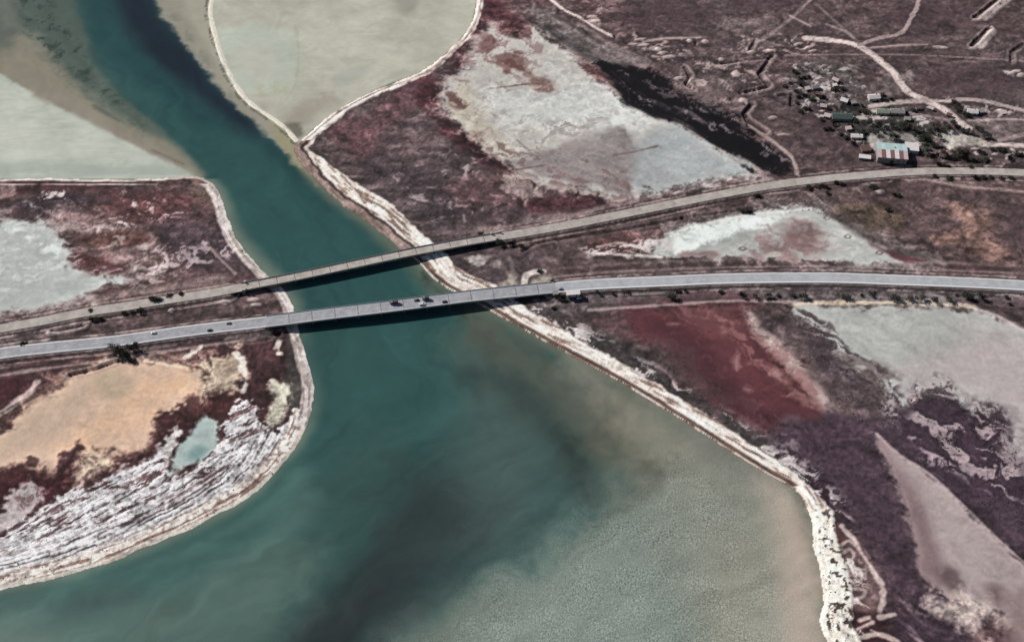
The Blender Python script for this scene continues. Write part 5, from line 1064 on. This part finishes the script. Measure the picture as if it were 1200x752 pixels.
G = [
 ('dark bushy tree in the row on the verge below the highway', 'trees along the lower highway verge', 't', .9,
  [(785, 350), (789, 350.5), (868, 348), (884, 349), (897, 348.5), (901, 348), (938, 350), (943, 349.5), (988, 350), (994, 350.5), (1018, 346), (1024, 348), (1046, 351), (1052, 352), (1066, 352), (1073, 352), (1080, 351.5), (1095, 354), (1111, 353), (1131, 348.5), (1136, 350.5), (1147, 350), (1152, 351.5)]),
 ('grey-green shrub tucked against the lower highway verge', 'small shrubs along the lower highway verge', 'b', .9,
  [(792, 341), (796, 342), (803, 341), (845, 343), (870, 345.5), (912, 347), (930, 347.5), (1010, 347), (1120, 346), (1179, 349), (1183, 357), (700, 343), (718, 344), (735, 342.5)]),
 ('dark scrubby bush on the verge of the older beige road', 'bushes along the older road', 'b', 1.15,
  [(885, 230), (889, 230.5), (876, 249), (880, 249.5), (870, 249), (958, 219.5), (963, 219), (968, 220), (980, 215.5), (986, 216.5), (948, 220.5), (1021, 220), (1026, 220), (969, 227), (1041, 247), (1048, 229.5), (1053, 230), (1095, 207.5), (1110, 209.5), (1115, 209.5), (1142, 208.5), (1151, 208.5), (1161, 208.5), (1173, 209.5), (1184, 209), (577, 285), (584, 284), (597, 286), (601, 286.5), (611, 289), (564, 276), (181, 352), (186, 352), (178, 351.5), (198, 347), (213, 345), (106, 364), (108, 376), (113, 375.5), (118, 374.5), (146, 368), (165, 365), (155, 367)]),
 ('big dark tree in the clump between highway and orange pan', 'tree clump below the highway', 't', 1.15,
  [(131, 410), (137, 411), (142, 414), (151, 410.5), (157, 410), (161, 409), (146, 419), (150, 421), (138, 418)]),
 ('dark leafy tree in the grove around the warehouse', 'grove around the warehouse', 't', 1.0,
  [(1018, 146), (1023, 152), (1033, 155), (1011, 156), (1044, 149), (1060, 149), (1071, 153), (1077, 159), (1071, 162), (1079, 168), (1083, 174), (1088, 170), (1093, 172), (1098, 171), (1104, 155), (1098, 152), (1110, 153), (1116, 147), (1107, 148), (1082, 159), (1089, 156), (1092, 150), (1066, 151), (1030, 148), (1038, 152), (1050, 154), (1055, 150), (1080, 163), (1086, 164), (1084, 180), (1046, 163), (1042, 163), (1050, 163.5), (1026, 158), (1100, 163)]),
 ('dark tree beside the lower end of the slanting track', 'trees at the end of the slanting track', 't', .85, [(1128, 155), (1134, 156), (1139, 158), (1145, 153), (1150, 154), (1153, 161.5), (1158, 162)]),
 ('green tree shading the house on the outer track', 'trees at the outer house', 't', .8, [(1122, 124.5), (1124, 132), (1129, 135.5), (1134, 137), (1120, 129)]),
 ('low dark bush between the beige yard and the older road', 'bushes below the yard', 'b', 1.3,
  [(1099, 182), (1094, 183), (1105, 180), (1118, 186), (1126, 184), (1132, 187), (1140, 188.5), (1148, 189), (1155, 188.5), (1100, 193.5), (1106, 195), (1111, 196), (1137, 196.5), (1124, 178), (1131, 179.5), (1128, 182), (1147, 179), (1152, 180), (1177, 177.5), (1172, 177), (1189, 181), (1183, 186), (1197, 183), (1110, 186), (1162, 176)]),
 ('low dark scrub bush among the scattered cottages', 'scrub among the cottages', 'b', 1.1,
  [(930, 85), (933, 86), (937, 92), (942, 92), (948, 92), (926, 98.5), (938, 100.5), (943, 113), (947, 114), (961, 114.5), (965, 115), (951, 116.5), (944, 128), (948, 129), (938, 132), (934, 121), (977, 106), (980, 106), (987, 105), (970, 128), (1006, 131), (1010, 125), (1014, 133), (972, 152), (966, 152), (978, 148), (985, 158), (991, 162), (996, 147), (1002, 143), (932, 108), (920, 102), (936, 115), (962, 141), (975, 143), (1062, 133), (1070, 130), (1034, 112), (1037, 118), (1044, 117), (956, 110), (1000, 170), (1118, 120)]),
 ('lone dark bush on the bare ground near a bridge end', 'lone bushes near the bridge ends', 'b', 1.0, [(647.5, 331), (649, 362), (633, 318.5), (31, 403), (27, 404), (655, 347.5), (661, 349)]),
]
LM = [(1043, 184, 'the striped warehouse'), (1067, 176, 'the white annexe'), (1013, 186, 'the low pale-roofed shed'), (1014, 176, 'the brown-roofed shed'), (1023, 116, 'the bright white-roofed house'), (989, 119, 'the small white cottage'), (964, 126, 'the small pinkish cottage'), (986, 139, 'the long green-roofed house'), (969, 137, 'the pale lean-to'), (955, 104, 'the grey-roofed house'), (979, 95, 'the highest pink cottage'), (1034, 132, 'the pale green-roofed house'), (1051, 132, 'the long grey-roofed house'), (1003, 161, 'the long white-roofed house'), (1139, 133, 'the outer white house'), (1090, 128, 'the narrow pale shed'), (1176, 133, 'the half-ruined hut'), (1076, 128, 'the small brown hut'), (1125, 166, 'the beige yard'), (1170, 171, 'the pale exit track'), (1120, 142, 'the slanting track'), (916, 196, 'the marsh tip'), (880, 248, 'the white wedge pan'), (975, 252, 'the rounded wedge pan end'), (1150, 270, 'the orange soil patch'), (585, 278, 'its right bridge head'), (284, 338, 'its left bridge head'), (30, 320, 'the left grey salt flat'), (130, 440, 'the orange pan'), (651, 345, 'the small roadside hut'), (672, 345, 'the white roadside post'), (625, 322, 'the pale loop track'), (800, 372, 'the red pan'), (960, 362, 'the near cream strip corner'), (1050, 356, 'the mid cream strip'), (1135, 361, 'the far cream strip end'), (927, 118, 'the short trench'), (1130, 196, 'the straight road stretch')]
_plant = plant
def plant(a_, b_, kind, s, lab, grp, sx):
    nm = min(LM, key=lambda q: (q[0] - a_) ** 2 + ((q[1] - b_) * 1.7) ** 2)[2]
    short = lab.replace(' in the row on the verge below the highway', ' of the lower highway verge').replace(' tucked against the lower highway verge', ' against the lower highway verge').replace(' on the verge of the older beige road', ' beside the older beige road').replace(' in the clump between highway and orange pan', ' in the clump below the highway').replace(' in the grove around the warehouse', ' in the grove').replace(' beside the lower end of the slanting track', ' at the end of the track').replace(' between the beige yard and the older road', ' below the yard')
    short = short.replace(' among the scattered cottages', ' in the hamlet').replace(' shading the house on the outer track', ' on the outer track').replace(' on the bare ground near a bridge end', ' on bare ground')
    return _plant(a_, b_, kind, s, short + ' nearest ' + nm, grp, sx)
for lab, grp, kind, s, pts in G:
    for (a_, b_) in pts: plant(a_, b_, kind, s * random.uniform(.8, 1.2), lab, grp, random.uniform(.9, 1.15))

# ------------------------------------------------------------------ low salt scrub nobody could count
def tufts(name, polys, count, rmin, rmax, m, label, clump=None, seed=3):
    rn = np.random.default_rng(seed); mb = MB(); n = 0
    for poly, share in polys:
        w = WP(catclosed(poly)); lo, hi = w.min(0), w.max(0); k = int(count * share)
        p = rn.uniform(lo, hi, (k * 4, 2)); p = p[sdf(w, p[:, 0], p[:, 1]) > 0]
        if clump: p = p[fbm(p[:, 0], p[:, 1], clump, 2, 99) > .52]
        for x, y in p[:k]:
            z = gz(x, y)
            if z < .2: continue
            r = rn.uniform(rmin, rmax); h = r * rn.uniform(.6, 1.1); a0 = rn.uniform(0, 6.28); vs = [(x, y, z + h)]
            for i in range(6):
                a = a0 + i * 1.047; q = r * rn.uniform(.6, 1.2); vs.append((x + q * math.cos(a), y + q * math.sin(a), z - .1)); 
            for i in range(6):
                a = a0 + i * 1.047 + .4; q = r * rn.uniform(.45, .95); vs.append((x + q * math.cos(a), y + q * math.sin(a), z + h * rn.uniform(.45, .8)))
            mb.add(vs, [(0, 7 + i, 7 + (i + 1) % 6) for i in range(6)] + [(1 + i, 1 + (i + 1) % 6, 7 + (i + 1) % 6, 7 + i) for i in range(6)])
    o = mb.build(name, m); o['kind'] = 'stuff'; o['label'] = label; return o
M_SCRUB = mat('salt_scrub', (74, 62, 58), .95, .25, .5); M_SCRUB2 = mat('purple_glasswort', (78, 62, 70), .95, .25, .5)
tufts('beach_scrub', [(WB[3:-1], .72), ([(960, 600), (970, 606), (974, 640), (981, 670), (987, 704), (1000, 745), (974, 750), (968, 700), (962, 660), (958, 620)], .28)], 210, .3, .65, M_SCRUB, 'dark tufts of scrub dotted over the white shell ridges')
tufts('glasswort_scrub', [([(1060, 468), (1075, 457), (1105, 450), (1135, 478), (1160, 470), (1185, 495), (1196, 560), (1230, 620), (1150, 600), (1080, 530)], .6), ([(945, 372), (990, 415), (1045, 460), (1050, 500), (990, 490), (950, 430)], .4)], 420, .35, .8, M_SCRUB2, 'low purple scrub speckling the margin of the lower pan', 14)
tufts('steppe_scrub', [([(690, 0), (1200, 0), (1200, 195), (940, 195), (890, 140), (780, 70)], .5), ([(600, 290), (700, 265), (960, 225), (1200, 215), (1200, 310), (1090, 300), (980, 250), (780, 270), (640, 318)], .22), ([(380, 160), (470, 100), (540, 170), (640, 240), (560, 270), (500, 260)], .16), ([(30, 225), (240, 215), (290, 305), (180, 335), (160, 290), (60, 250)], .12)], 700, .35, .8, M_SCRUB, 'scattered low scrub on the mauve steppe', 30)
